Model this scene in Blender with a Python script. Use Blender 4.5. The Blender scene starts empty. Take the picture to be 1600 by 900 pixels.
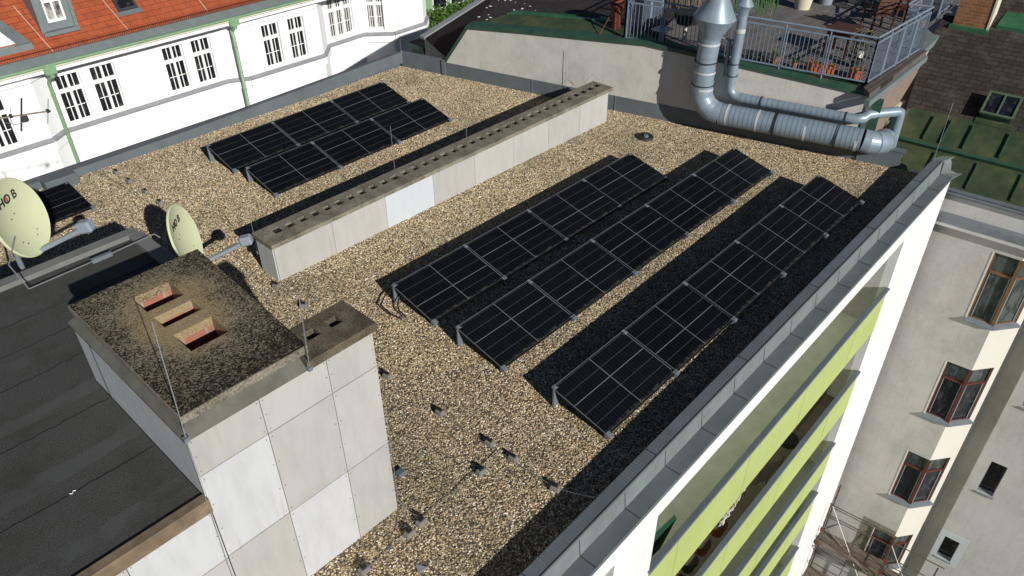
import bpy, math, random
from mathutils import Vector, Matrix
R = random.Random(7)
rad = math.radians
C = bpy.context.scene.collection

# ------------------------------------------------------------------ camera, sky, sun, exposure
scene = bpy.context.scene
cd = bpy.data.cameras.new('camera'); cam = bpy.data.objects.new('camera', cd); C.objects.link(cam)
yaw, pit, rol = rad(43.22534), rad(36.12389), rad(0.37273)
f = Vector((math.cos(pit)*math.cos(yaw), math.cos(pit)*math.sin(yaw), -math.sin(pit)))
r0 = Vector((math.sin(yaw), -math.cos(yaw), 0)); d0 = f.cross(r0)
rr = math.cos(rol)*r0 + math.sin(rol)*d0; dd = -math.sin(rol)*r0 + math.cos(rol)*d0
cam.matrix_world = Matrix(((rr.x, -dd.x, -f.x, 1.3166), (rr.y, -dd.y, -f.y, 1.3054), (rr.z, -dd.z, -f.z, 8.43), (0, 0, 0, 1)))
cd.sensor_width = 36; cd.lens = 1208.24/1600*36; cd.clip_start = .05; cd.clip_end = 2000
scene.camera = cam
SUN = Vector((-.485, -2.03, 1.0)).normalized()
world = bpy.data.worlds.new('World'); scene.world = world; world.use_nodes = True
wn = world.node_tree; bg = wn.nodes['Background']
sky = wn.nodes.new('ShaderNodeTexSky'); sky.sky_type = 'NISHITA'; sky.sun_disc = False; sky.altitude = 2500; sky.air_density = .8; sky.dust_density = .2
sky.sun_elevation = math.asin(SUN.z); sky.sun_rotation = math.atan2(SUN.x, SUN.y)
wn.links.new(sky.outputs[0], bg.inputs[0]); bg.inputs[1].default_value = .05
sl = bpy.data.lights.new('sun', 'SUN'); sl.energy = 5.0; sl.angle = rad(.5); sl.color = (1, .97, .915)
so = bpy.data.objects.new('sun', sl); C.objects.link(so); so.rotation_euler = (-SUN).to_track_quat('-Z', 'Y').to_euler()
scene.view_settings.view_transform = 'Standard'; scene.view_settings.look = 'None'
scene.view_settings.exposure = -0.08; scene.view_settings.gamma = 1

# ------------------------------------------------------------------ frames
def frame(o, x, y): 
    x = Vector(x).normalized(); y = Vector(y).normalized(); z = x.cross(y); o = Vector(o)
    return Matrix(((x.x, y.x, z.x, o.x), (x.y, y.y, z.y, o.y), (x.z, y.z, z.z, o.z), (0, 0, 0, 1)))
I = Matrix.Identity(4)
ftx = Vector((1, .021, 0)).normalized()
FAC = frame((5.3, 4.97, 0), ftx, (-ftx.y, ftx.x, 0))          # own street facade: x along it, y inwards
bt = Vector((3.55, -13.98, 0)).normalized()
BW = frame((16.09, 19.8, 0), bt, (-bt.y, bt.x, 0))            # rear wall of the roof: x along it, y behind it
RW = frame((20.3, 4.5, 0), (math.sin(rad(5)), -math.cos(rad(5)), 0), (math.cos(rad(5)), math.sin(rad(5)), 0))  # tenement
LW = frame((0, 28, 0), (1, 0, 0), (0, 1, 0))                  # white house

# ------------------------------------------------------------------ mesh builder
class MB:
    def __init__(s): s.v = []; s.f = []
    def poly(s, pts, flip=False):
        i = len(s.v); s.v += [tuple(p) for p in pts]; k = list(range(i, i+len(pts))); s.f.append(k[::-1] if flip else k); return s
    def box(s, x0, x1, y0, y1, z0, z1, M=None):
        if x0 > x1: x0, x1 = x1, x0
        if y0 > y1: y0, y1 = y1, y0
        if z0 > z1: z0, z1 = z1, z0
        p = [(x0, y0, z0), (x1, y0, z0), (x1, y1, z0), (x0, y1, z0), (x0, y0, z1), (x1, y0, z1), (x1, y1, z1), (x0, y1, z1)]
        if M: p = [M @ Vector(q) for q in p]
        i = len(s.v); s.v += [tuple(q) for q in p]
        for a in ((3, 2, 1, 0), (4, 5, 6, 7), (0, 1, 5, 4), (1, 2, 6, 5), (2, 3, 7, 6), (3, 0, 4, 7)): s.f.append([i+b for b in a])
        return s
    def prism(s, pts, d):                                       # closed polygon pts (3D, ccw seen from +d) extruded by -d
        d = Vector(d); n = len(pts); i = len(s.v)
        s.v += [tuple(Vector(p)) for p in pts] + [tuple(Vector(p)-d) for p in pts]
        s.f.append(list(range(i, i+n))); s.f.append(list(range(i+2*n-1, i+n-1, -1)))
        for k in range(n): j = (k+1) % n; s.f.append([i+k, i+n+k, i+n+j, i+j])
        return s
    def tube(s, path, r, n=8, caps=True, closed=False):
        P = [Vector(p) for p in path]; m = len(P); rs = r if isinstance(r, (list, tuple)) else [r]*m
        rings = []; up = None
        for k in range(m):
            a = P[k-1] if k > 0 else (P[-1] if closed else None); b = P[k+1] if k < m-1 else (P[0] if closed else None)
            if a is None: t = b-P[k]
            elif b is None: t = P[k]-a
            else: t = (P[k]-a).normalized()+(b-P[k]).normalized()
            t.normalize()
            if up is None:
                up = Vector((0, 0, 1)) if abs(t.z) < .9 else Vector((1, 0, 0))
            u = (up-t*up.dot(t)); 
            if u.length < 1e-4: u = t.orthogonal()
            u.normalize(); w = t.cross(u); up = u
            sc = 1.0
            if a is not None and b is not None:
                c = (P[k]-a).normalized().dot((b-P[k]).normalized()); sc = 1/max(.5, math.sqrt(max(0, (1+c)/2)))
            i = len(s.v)
            for q in range(n):
                an = 2*math.pi*q/n; s.v.append(tuple(P[k]+(u*math.cos(an)+w*math.sin(an))*rs[k]*(sc if sc < 1.2 else 1)))
            rings.append(i)
        for k in range(m-1 if not closed else m):
            i, j = rings[k], rings[(k+1) % m]
            for q in range(n): s.f.append([i+q, i+(q+1) % n, j+(q+1) % n, j+q])
        if caps and not closed:
            s.f.append([rings[0]+q for q in range(n)][::-1]); s.f.append([rings[-1]+q for q in range(n)])
        return s
    def bar(s, a, b, w, h):
        a = Vector(a); b = Vector(b); t = (b-a).normalized(); up = Vector((0, 0, 1)) if abs(t.z) < .95 else Vector((1, 0, 0))
        u = t.cross(up).normalized(); v = u.cross(t)
        M = Matrix(((t.x, u.x, v.x, a.x), (t.y, u.y, v.y, a.y), (t.z, u.z, v.z, a.z), (0, 0, 0, 1)))
        return s.box(0, (b-a).length, -w/2, w/2, -h/2, h/2, M)
    def grid(s, u0, u1, v0, v1, holes, w0, w1, ax='xz'):
        """a slab with rectangular holes; ax='xz': u=x, v=z, face at y=w0, back y=w1; ax='xy': u=x, v=y, top z=w0, bottom z=w1"""
        us = sorted({u0, u1, *[min(max(h[k], u0), u1) for h in holes for k in (0, 1)]}); vs = sorted({v0, v1, *[min(max(h[k], v0), v1) for h in holes for k in (2, 3)]})
        P = (lambda u, v, w: (u, w, v)) if ax == 'xz' else (lambda u, v, w: (u, v, w))
        def hole(u, v): return any(h[0] < u < h[1] and h[2] < v < h[3] for h in holes)
        nu, nv = len(us)-1, len(vs)-1
        full = [[not hole((us[i]+us[i+1])/2, (vs[j]+vs[j+1])/2) for j in range(nv)] for i in range(nu)]
        for i in range(nu):
            for j in range(nv):
                if not full[i][j]: continue
                a, b, c, d = us[i], us[i+1], vs[j], vs[j+1]
                s.poly([P(a, c, w0), P(b, c, w0), P(b, d, w0), P(a, d, w0)]); s.poly([P(a, d, w1), P(b, d, w1), P(b, c, w1), P(a, c, w1)])
                if i == 0 or not full[i-1][j]: s.poly([P(a, c, w1), P(a, c, w0), P(a, d, w0), P(a, d, w1)])
                if i == nu-1 or not full[i+1][j]: s.poly([P(b, c, w0), P(b, c, w1), P(b, d, w1), P(b, d, w0)])
                if j == 0 or not full[i][j-1]: s.poly([P(a, c, w0), P(a, c, w1), P(b, c, w1), P(b, c, w0)])
                if j == nv-1 or not full[i][j+1]: s.poly([P(a, d, w1), P(a, d, w0), P(b, d, w0), P(b, d, w1)])
        return s
    def build(s, name, m, parent=None, fr=None, smooth=False, bevel=0, fix=False):
        me = bpy.data.meshes.new(name); me.from_pydata(s.v, [], s.f); me.update()
        for q in (m if isinstance(m, (list, tuple)) else [m]): me.materials.append(q)
        if smooth:
            me.polygons.foreach_set('use_smooth', [True]*len(me.polygons))
            me.set_sharp_from_angle(angle=rad(40))
        if fix:
            import bmesh
            bm = bmesh.new(); bm.from_mesh(me); bmesh.ops.remove_doubles(bm, verts=bm.verts, dist=1e-5); bmesh.ops.recalc_face_normals(bm, faces=bm.faces); bm.to_mesh(me); bm.free()
        o = bpy.data.objects.new(name, me); C.objects.link(o)
        M = fr or I
        if parent: o.parent = parent; o.matrix_basis = WM[parent.name].inverted() @ M
        else: o.matrix_basis = M
        WM[o.name] = M.copy()
        if bevel:
            b = o.modifiers.new('bevel', 'BEVEL'); b.width = bevel; b.segments = 1; b.limit_method = 'ANGLE'
        return o
WM = {}
def split(b, name, m, parent, fr=None):
    for k in range(0, len(b.v), 8):
        q = MB(); q.v = b.v[k:k+8]; q.f = [[i-k for i in f_] for f_ in b.f if k <= f_[0] < k+8]; q.build(name, m, parent, fr)
def tag(o, label, cat, group=None):
    o['label'] = label; o['category'] = cat
    if group: o['group'] = group
    return o
def thing(name, label, cat, loc=(0, 0, 0), group=None, M=None):
    o = bpy.data.objects.new(name, None); C.objects.link(o); o.empty_display_size = .1
    o.matrix_basis = M if M else Matrix.Translation(loc); WM[o.name] = o.matrix_basis.copy()
    return tag(o, label, cat, group)
def struct(o): o['kind'] = 'structure'; return o
def copy_thing(o, M, label):
    def rec(q, par):
        c = q.copy(); C.objects.link(c)
        if par: c.parent = par
        for ch in [x for x in q.children]: rec(ch, c)
        return c
    c = rec(o, None); c.matrix_basis = M; WM[c.name] = M.copy(); c['label'] = label
    return c
def lathe(prof, c, n=24, axis=(0, 0, 1)):
    return [(Vector(c)+Vector(axis)*h) for h, r in prof], [r for h, r in prof]

# ------------------------------------------------------------------ materials
class NT:
    def __init__(s, name):
        s.m = bpy.data.materials.new(name); s.m.use_nodes = True; s.t = s.m.node_tree; s.n = s.t.nodes; s.p = s.n['Principled BSDF']
        s.tc = s.n.new('ShaderNodeTexCoord')
    def new(s, k, **kw):
        n = s.n.new('ShaderNode'+k)
        for a, b in kw.items(): setattr(n, a, b)
        return n
    def L(s, a, b): s.t.links.new(a, b)
    def obj(s, scale=(1, 1, 1), src='Object', rot=(0, 0, 0)):
        m = s.new('Mapping'); m.inputs['Scale'].default_value = scale; m.inputs['Rotation'].default_value = rot; s.L(s.tc.outputs[src], m.inputs[0]); return m.outputs[0]
    def noise(s, sc, det=4, rough=.6, vec=None, dist=0):
        n = s.new('TexNoise'); n.inputs['Scale'].default_value = sc; n.inputs['Detail'].default_value = det; n.inputs['Roughness'].default_value = rough; n.inputs['Distortion'].default_value = dist
        s.L(vec if vec is not None else s.tc.outputs['Object'], n.inputs['Vector']); return n.outputs['Fac']
    def ramp(s, fac, stops, interp='LINEAR'):
        r = s.new('ValToRGB'); r.color_ramp.interpolation = interp; e = r.color_ramp.elements
        while len(e) < len(stops): e.new(.5)
        for k, (p, c) in enumerate(stops): e[k].position = p; e[k].color = (*c, 1) if len(c) == 3 else c
        s.L(fac, r.inputs[0]); return r.outputs[0]
    def mix(s, fac, a, b, mode='MIX'):
        n = s.new('Mix'); n.data_type = 'RGBA'; n.blend_type = mode
        for sock, v in ((n.inputs[0], fac), (n.inputs[6], a), (n.inputs[7], b)):
            if hasattr(v, 'is_output'): s.L(v, sock)
            else: sock.default_value = v if not isinstance(v, tuple) else (*v, 1)
        return n.outputs[2]
    def math(s, op, a, b=None, c=None):
        n = s.new('Math', operation=op)
        for k, v in enumerate((a, b, c)):
            if v is None: continue
            if hasattr(v, 'is_output'): s.L(v, n.inputs[k])
            else: n.inputs[k].default_value = v
        return n.outputs[0]
    def bump(s, h, st=.3, dist=.01):
        b = s.new('Bump'); b.inputs['Strength'].default_value = st; b.inputs['Distance'].default_value = dist; s.L(h, b.inputs['Height']); s.L(b.outputs[0], s.p.inputs['Normal'])
    def fin(s, col, rough=.7, metal=0, spec=None):
        if hasattr(col, 'is_output'): s.L(col, s.p.inputs['Base Color'])
        else: s.p.inputs['Base Color'].default_value = (*col, 1)
        if hasattr(rough, 'is_output'): s.L(rough, s.p.inputs['Roughness'])
        else: s.p.inputs['Roughness'].default_value = rough
        s.p.inputs['Metallic'].default_value = metal
        if spec is not None: s.p.inputs['Specular IOR Level'].default_value = spec
        return s.m
def sc(c, k): return tuple(min(1, x*k) for x in c)
def basic(name, col, rough=.6, metal=0, var=.15, ns=3, bump=0, bs=40, spec=None, dirt=0):
    t = NT(name); n = t.noise(ns, 5, .65)
    c = t.ramp(n, [(.3, sc(col, 1-var)), (.7, sc(col, 1+var))])
    if dirt:
        n2 = t.noise(ns*.35, 6, .75); c = t.mix(t.ramp(n2, [(.45, (0, 0, 0)), (.75, (dirt,)*3)]), c, sc(col, .45))
    if bump: t.bump(t.noise(bs, 3, .6), bump, .004)
    return t.fin(c, rough, metal, spec)
def m_streak(name, col, amt=.22, rough=.55):
    t = NT(name); a = t.noise(1.6, 6, .7, t.obj((4.5, 4.5, .5))); b = t.noise(.8, 4, .6)
    c = t.ramp(b, [(.3, sc(col, .93)), (.7, sc(col, 1.05))]); c = t.mix(t.ramp(a, [(.55, (0, 0, 0)), (.75, (amt,)*3)]), c, sc(col, .5)); return t.fin(c, rough)
M = {}
M['zinc'] = basic('zinc_sheet', (.12, .142, .152), .5, 0, .14, 2.2, .08, 8, .5, .25)
M['zinc_light'] = basic('zinc_sheet_light', (.175, .21, .21), .5, 0, .12, 3, .06, 9, .5, .25)
M['zinc_top'] = basic('zinc_cap', (.13, .155, .175), .42, 0, .14, 3, .1, 14, .6, .35)
M['seam'] = basic('dark_seam', (.02, .022, .025), .7)
M['zseam'] = basic('zinc_seam', (.04, .05, .058), .6)
M['white'] = m_streak('white_paint', (.79, .79, .775), .16)
M['green_panel'] = m_streak('lime_panel', (.42, .495, .17))
M['loggia'] = basic('loggia_plaster', (.72, .73, .64), .8, 0, .08, 2)
M['loggia_floor'] = basic('loggia_floor', (.80, .82, .72), .8, 0, .12, 3)
M['loggia_dark'] = basic('brown_balcony_floor', (.15, .125, .105), .8, 0, .2, 4)
M['loggia_grey'] = basic('grey_balcony_floor', (.42, .43, .40), .8, 0, .12, 3)
M['galv'] = basic('galvanised_steel', (.19, .215, .24), .45, .2, .12, 6, .05, 20)
M['rail'] = basic('painted_grey_rail', (.20, .25, .32), .5, .1, .1, 6)
M['black'] = basic('black_plastic', (.012, .012, .014), .7)
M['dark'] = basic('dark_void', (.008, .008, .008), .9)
M['greenpaint'] = basic('green_painted_metal', (.03, .082, .052), .5, 0, .25, 3, .05, 10, .5, .4)
M['gutter_green'] = basic('pale_green_gutter', (.20, .34, .19), .5, 0, .12, 3)
M['terracotta'] = basic('terracotta', (.55, .12, .035), .75, 0, .2, 6)
M['terracotta_pale'] = basic('weathered_terracotta', (.42, .18, .10), .8, 0, .25, 8)
M['teak'] = basic('brown_wood', (.075, .028, .014), .6, 0, .35, 14)
M['dish'] = basic('cream_dish', (.60, .63, .40), .45, 0, .04, 2, 0, 1, .5, .08)
M['plastic_grey'] = basic('grey_plastic', (.25, .29, .34), .45, 0, .06, 5)
M['block'] = basic('concrete_foot', (.19, .18, .155), .9, 0, .25, 30, .4, 60)
M['wire'] = basic('aluminium_wire', (.32, .33, .35), .4, .5, .1, 5)
M['rust'] = basic('rusty_steel', (.16, .035, .018), .75, 0, .4, 9, .3, 40)
M['steel_tube'] = basic('scaffold_tube', (.11, .085, .065), .55, .3, .45, 5, .2, 30)
M['bright_tube'] = basic('bright_scaffold_tube', (.40, .39, .36), .4, .5, .1, 5)
M['rim_grey'] = basic('grey_rim', (.17, .17, .165), .6, 0, .15, 4)
M['hatch_green'] = basic('faded_green_frame', (.09, .135, .08), .6, 0, .2, 6)
M['board'] = basic('scaffold_board', (.15, .12, .09), .85, 0, .35, 6, .3, 30)
M['white_frame'] = basic('white_window_frame', (.82, .82, .80), .5, 0, .03, 4)
M['red_frame'] = basic('oxblood_window_frame', (.10, .025, .018), .55, 0, .3, 12)
M['brown_frame'] = basic('worn_brown_window_frame', (.16, .085, .035), .65, 0, .55, 25)
M['sill'] = basic('grey_window_sill', (.17, .19, .21), .5, 0, .15, 6)
M['reflect_grey'] = basic('grey_band', (.25, .26, .28), .6, 0, .1, 4)
M['anthracite'] = basic('anthracite_box', (.03, .035, .04), .5)
M['clay_cream'] = basic('cream_plaster', (.62, .58, .45), .8, 0, .08, 3)
M['net_green'] = basic('green_crate', (.02, .10, .05), .6)
M['branch'] = basic('pale_branch', (.55, .52, .46), .8, 0, .2, 9)
M['bark'] = basic('bark', (.09, .07, .05), .9, 0, .3, 12)

def m_gravel():
    t = NT('gravel_bed'); v = t.new('TexVoronoi'); v.inputs['Scale'].default_value = 32; t.L(t.tc.outputs['Object'], v.inputs['Vector'])
    sep = t.new('SeparateColor'); t.L(v.outputs['Color'], sep.inputs[0])
    c = t.ramp(sep.outputs[0], [(0, (.14, .10, .065)), (.35, (.28, .215, .14)), (.7, (.42, .33, .22)), (1, (.60, .54, .45))])
    t.bump(v.outputs['Distance'], .8, .02); return t.fin(t.mix(.7, c, (.05, .042, .032)), .9)  # bed colour pulled towards black to deepen the shade between pebbles
def m_pebble():
    t = NT('pebble_stone'); o = t.new('ObjectInfo'); r = o.outputs['Random']
    c = t.ramp(r, [(0, (.085, .068, .048)), (.16, (.19, .145, .085)), (.38, (.41, .315, .18)), (.58, (.57, .46, .285)), (.69, (.36, .32, .25)), (.80, (.56, .385, .23)), (.90, (.76, .67, .49)), (1, (.93, .89, .79))])
    g = t.new('NewGeometry'); n = t.noise(.45, 5, .7, g.outputs['Position']); c = t.mix(1.0, c, t.ramp(n, [(.34, (.74, .77, .71)), (.47, (1.06, 1.05, 1.02)), (.64, (1.22, 1.18, 1.10))]), 'MULTIPLY')
    n2 = t.noise(60, 3, .6, g.outputs['Position']); c = t.mix(1.0, c, t.ramp(n2, [(.3, (.8, .8, .8)), (.7, (1.05, 1.05, 1.05))]), 'MULTIPLY')
    return t.fin(c, .75, 0, .35)
M['gravel'] = m_gravel(); M['pebble'] = m_pebble()

def m_solar(flip):
    """x 0..1.754 along the panel, y 0..1.096 up the slope"""
    t = NT('solar_glass'); s = t.new('SeparateXYZ'); t.L(t.tc.outputs['Object'], s.inputs[0]); x, y = s.outputs[0], s.outputs[1]
    def line(co, per, w, off=0):
        a = t.math('FRACT', t.math('DIVIDE', t.math('SUBTRACT', co, off-per*.5), per)); a = t.math('ABSOLUTE', t.math('SUBTRACT', a, .5)); return t.math('LESS_THAN', a, w/2/per)
    def one(co, at, w): return t.math('LESS_THAN', t.math('ABSOLUTE', t.math('SUBTRACT', co, at)), w/2)
    cw = (1.096-.05)/5
    thin = line(y, cw, .006, .025); fine = line(x, (1.798-.05)/24, .004, .025)
    yb = .025+cw*(3 if flip else 2)
    bold = t.math('MAXIMUM', one(y, yb, .010), one(x, .899, .011))
    n = t.noise(1.2, 3); base = t.ramp(n, [(.3, (.003, .0035, .005)), (.7, (.005, .006, .008))]); oi = t.new('ObjectInfo'); base = t.mix(t.math('MULTIPLY', oi.outputs['Random'], .6), base, (.007, .008, .010))  # random tint paints panel-to-panel differences in sheen into the base colour
    c = t.mix(fine, base, (.022, .024, .028)); c = t.mix(thin, c, (.075, .08, .085)); c = t.mix(bold, c, (.19, .20, .205))
    dust = t.noise(2.5, 6, .7); c = t.mix(t.ramp(dust, [(.5, (0, 0, 0)), (.9, (.02, .02, .02))]), c, (.3, .28, .24))
    lo = t.math('MULTIPLY', t.math('LESS_THAN', y, .07), t.ramp(t.noise(9, 4, .7), [(.45, (0, 0, 0)), (.7, (.5, .5, .5))])); c = t.mix(lo, c, (.16, .14, .11))
    return t.fin(c, .2, 0, .07)
M['pv3'] = m_solar(True); M['pv2'] = m_solar(False)
M['pv_frame'] = basic('black_aluminium', (.02, .021, .023), .35, .6)
M['pv_edge'] = basic('panel_edge_highlight', (.17, .18, .19), .45, .1)  # pale colour paints the silvery highlight on the dark frame edges

def m_speckle(name, stops, s1=60, s2=2.0, bump=.6, tint=None):
    t = NT(name); a = t.noise(s1, 5, .8); b = t.noise(s2, 5, .7)
    k = t.math('ADD', t.math('MULTIPLY', a, .62), t.math('MULTIPLY', b, .38)); c = t.ramp(k, stops)
    if tint: c = t.mix(t.ramp(t.noise(tint[0], 4, .6), [(.45, (0, 0, 0)), (.65, (tint[2],)*3)]), c, tint[1])
    t.bump(a, bump, .01); return t.fin(c, .92, 0, .2)
def m_lichen():
    t = NT('lichen_concrete'); a = t.noise(52, 9, .85); b = t.noise(2.2, 6, .7); vo = t.new('TexVoronoi'); vo.inputs['Scale'].default_value = 70; t.L(t.tc.outputs['Object'], vo.inputs['Vector'])
    se = t.new('SeparateColor'); t.L(vo.outputs['Color'], se.inputs[0])
    s = t.new('SeparateXYZ'); t.L(t.tc.outputs['Object'], s.inputs[0])
    dx = t.math('DIVIDE', t.math('SUBTRACT', s.outputs[0], 3.62), .75); dy = t.math('DIVIDE', t.math('SUBTRACT', s.outputs[1], 8.45), 1.15)
    d = t.math('SQRT', t.math('ADD', t.math('MULTIPLY', dx, dx), t.math('MULTIPLY', dy, dy)))
    edge = t.math('MULTIPLY', t.math('SUBTRACT', .75, d), .16)
    k = t.math('ADD', t.math('ADD', t.math('MULTIPLY', a, .5), t.math('MULTIPLY', b, .25)), t.math('ADD', t.math('MULTIPLY', se.outputs[0], .24), edge))
    c = t.ramp(k, [(.38, (.022, .019, .015)), (.445, (.085, .07, .048)), (.50, (.20, .165, .108)), (.62, (.33, .29, .205))])
    w = t.ramp(t.math('ADD', t.math('SUBTRACT', .85, d), t.math('MULTIPLY', b, .5)), [(.3, (0, 0, 0)), (.7, (.8, .8, .8))]); c = t.mix(w, c, t.mix(.5, c, (.46, .31, .13)))
    t.bump(a, .9, .012); return t.fin(c, .95, 0, .15)
M['lichen'] = m_lichen()
M['slab'] = m_speckle('weathered_concrete_slab', [(.40, (.08, .07, .05)), (.5, (.20, .18, .135)), (.62, (.34, .31, .25))], 45, 2.5, .5)
M['slab_dark'] = m_speckle('dark_concrete_slab', [(.40, (.045, .035, .025)), (.5, (.12, .10, .07)), (.62, (.24, .20, .14))], 60, 2.5, .5)
M['flash'] = basic('grey_brown_flashing', (.14, .135, .11), .6, 0, .3, 3, .1, 12, .4, .5)
M['rustflash'] = basic('rusty_brown_flashing', (.20, .145, .095), .65, 0, .35, 5, .15, 15, .4, .5)
def m_bitumen():
    t = NT('bitumen_felt'); n = t.noise(75, 6, .85); b = t.noise(1.6, 6, .7)
    c = t.ramp(n, [(.36, (.028, .028, .028)), (.5, (.068, .068, .066)), (.64, (.17, .168, .16))])
    c = t.mix(t.ramp(b, [(.5, (0, 0, 0)), (.68, (.55, .55, .55))]), c, (.062, .066, .055)); 
    s = t.new('SeparateXYZ'); t.L(t.tc.outputs['Object'], s.inputs[0]); fy = t.math('FRACT', t.math('ADD', t.math('DIVIDE', s.outputs[1], 1.05), t.math('MULTIPLY', t.noise(1.3, 3), .25)))
    pt = t.math('MULTIPLY', t.math('LESS_THAN', fy, .22), t.ramp(t.noise(1.1, 5, .7), [(.46, (0, 0, 0)), (.56, (.8, .8, .8))])); c = t.mix(t.math('MULTIPLY', pt, .7), c, (.10, .108, .103))
    c = t.mix(t.ramp(t.noise(.8, 5, .7), [(.5, (0, 0, 0)), (.7, (.5, .5, .5))]), c, t.mix(1.0, c, (.55, .5, .48), 'MULTIPLY'))
    t.bump(n, .9, .008); return t.fin(c, .95, 0, .1)
M['bitumen'] = m_bitumen()
def m_panel(name, col, dirt=.25):
    t = NT(name); mp = t.obj((3, 3, .7)); n = t.noise(2.2, 6, .65, mp); b = t.noise(.9, 4)
    c = t.ramp(t.math('ADD', t.math('MULTIPLY', n, .6), t.math('MULTIPLY', b, .4)), [(.35, sc(col, 1-dirt*.35)), (.55, col), (.75, sc(col, 1.03))])
    st = t.noise(1.5, 5, .7, t.obj((5, 5, .35))); c = t.mix(t.ramp(st, [(.6, (0, 0, 0)), (.72, (dirt*1.2,)*3)]), c, sc((.32, .28, .2), 1))
    return t.fin(c, .62, 0, .4)
M['cement'] = m_panel('fibre_cement_grey', (.455, .445, .42), .34)
M['cement2'] = m_panel('fibre_cement_grey_dark', (.43, .42, .395), .36)
M['cement_white'] = m_panel('fibre_cement_white', (.535, .54, .545), .4)
M['cement_white2'] = m_panel('new_white_board', (.54, .57, .60), .08)
def m_plaster(name, col, sc1=1.2, amt=.18, streak=.25):
    t = NT(name); a = t.noise(sc1, 7, .75, None, .3); b = t.noise(14, 4, .7)
    c = t.ramp(t.math('ADD', t.math('MULTIPLY', a, .75), t.math('MULTIPLY', b, .25)), [(.33, sc(col, 1-amt)), (.52, col), (.7, sc(col, 1+amt*.5))])
    s2 = t.noise(2, 6, .7, t.obj((4, 4, .5))); c = t.mix(t.ramp(s2, [(.52, (0, 0, 0)), (.75, (streak,)*3)]), c, sc(col, .55))
    t.bump(b, .25, .006); return t.fin(c, .88, 0, .2)
M['concrete_wall'] = m_plaster('weathered_render', (.58, .555, .505), 1.3, .2, .4)
M['plaster'] = m_plaster('grey_render', (.49, .47, .435), .7, .24, .35)
M['plaster_light'] = m_plaster('pale_render', (.53, .52, .495), .7, .2, .35)
M['plaster_cream'] = m_plaster('cream_render', (.66, .63, .56), 1.5, .05, .05)
M['white_wall'] = m_plaster('white_render', (.88, .88, .88), 1.0, .02, .03)
M['rough_brown'] = m_plaster('brown_rough_render', (.24, .18, .145), 3, .2, .2)
def m_brick(name, c1, c2, mortar, bw, bh, ms=.01, plane='xz', rough=.85, squash=1, bump=.6, var=None, dirty=None):
    t = NT(name); s = t.new('SeparateXYZ'); t.L(t.tc.outputs['Object'], s.inputs[0]); cb = t.new('CombineXYZ')
    i = {'x': 0, 'y': 1, 'z': 2}; t.L(s.outputs[i[plane[0]]], cb.inputs[0]); t.L(s.outputs[i[plane[1]]], cb.inputs[1])
    b = t.new('TexBrick'); b.inputs['Scale'].default_value = 1; b.inputs['Brick Width'].default_value = bw; b.inputs['Row Height'].default_value = bh; b.inputs['Mortar Size'].default_value = ms; b.inputs['Mortar Smooth'].default_value = .1
    b.inputs['Color1'].default_value = (*c1, 1); b.inputs['Color2'].default_value = (*c2, 1); b.inputs['Mortar'].default_value = (*mortar, 1); t.L(cb.outputs[0], b.inputs[0])
    c = b.outputs['Color']; n = t.noise(3, 6, .7); c = t.mix(1.0, c, t.ramp(n, [(.3, (.75, .75, .75)), (.7, (1.2, 1.2, 1.2))]), 'MULTIPLY')
    if dirty: c = t.mix(t.ramp(t.noise(1.3, 6, .75), [(.52, (0, 0, 0)), (.66, (dirty[1],)*3)]), c, dirty[0])
    t.bump(t.math('SUBTRACT', 1, b.outputs['Fac']), bump, .01); return t.fin(c, rough, 0, .3)
M['brick'] = m_brick('old_brick', (.26, .085, .035), (.36, .15, .06), (.26, .20, .13), .26, .085, .012)
M['flue_brick'] = m_brick('flue_brick', (.36, .13, .085), (.33, .17, .12), (.30, .25, .19), .26, .12, .015)
M['red_tile'] = m_brick('red_roof_tile', (.35, .078, .027), (.31, .068, .025), (.18, .043, .022), .46, .19, .008, 'xy', .75, 1, .8)
M['shingle'] = m_brick('dark_shingle', (.036, .029, .024), (.060, .047, .038), (.014, .012, .011), .30, .15, .009, 'xy', .85, 1, 1.0, None, ((.14, .12, .10), .4))
M['old_roof'] = m_brick('old_dark_roof', (.030, .026, .023), (.045, .038, .034), (.014, .012, .011), .4, .24, .008, 'xy', .9, 1, .7, None, ((.09, .08, .07), .35))
M['deck'] = m_brick('grey_deck_boards', (.15, .135, .135), (.21, .19, .18), (.022, .018, .018), 3.2, .085, .007, 'xy', .8, 1, .8)
M['deck_y'] = m_brick('grey_deck_edge_boards', (.10, .085, .08), (.14, .12, .105), (.03, .025, .024), 1.6, .11, .008, 'xy', .8, 1, .8)
def m_greenroof():
    t = NT('patinated_green_sheet'); a = t.noise(1.1, 7, .7, None, .1); b = t.noise(5, 5, .7)
    c = t.ramp(a, [(.3, (.022, .042, .022)), (.48, (.045, .068, .032)), (.6, (.085, .095, .038)), (.75, (.15, .11, .05))])
    t.bump(b, .1, .01); return t.fin(c, t.ramp(b, [(.3, (.4, .4, .4)), (.7, (.65, .65, .65))]), 0, .5)
M['green_roof'] = m_greenroof()
M['green_fresh'] = basic('fresh_green_sheet', (.035, .125, .06), .45, 0, .25, 2.5, .05, 8, .5, .3)
def m_glass(name, a=(.010, .012, .016), b=(.11, .105, .10), s=3, rough=.06, th=.6):
    t = NT(name); n = t.noise(s, 5, .7, t.obj((3, 3, 1))); return t.fin(t.ramp(n, [(th-.08, a), (th+.08, b)]), rough, 0, .5)
M['glass'] = m_glass('dark_window_glass', b=(.07, .07, .07), s=2.2, th=.62); M['glass_grey'] = m_glass('grey_window_glass', (.025, .034, .032), (.085, .10, .095), 2, .05, .5)
M['glass_curtain'] = m_glass('curtained_window_glass', (.05, .05, .05), (.42, .42, .38), 2.2, .12, .5)
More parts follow.
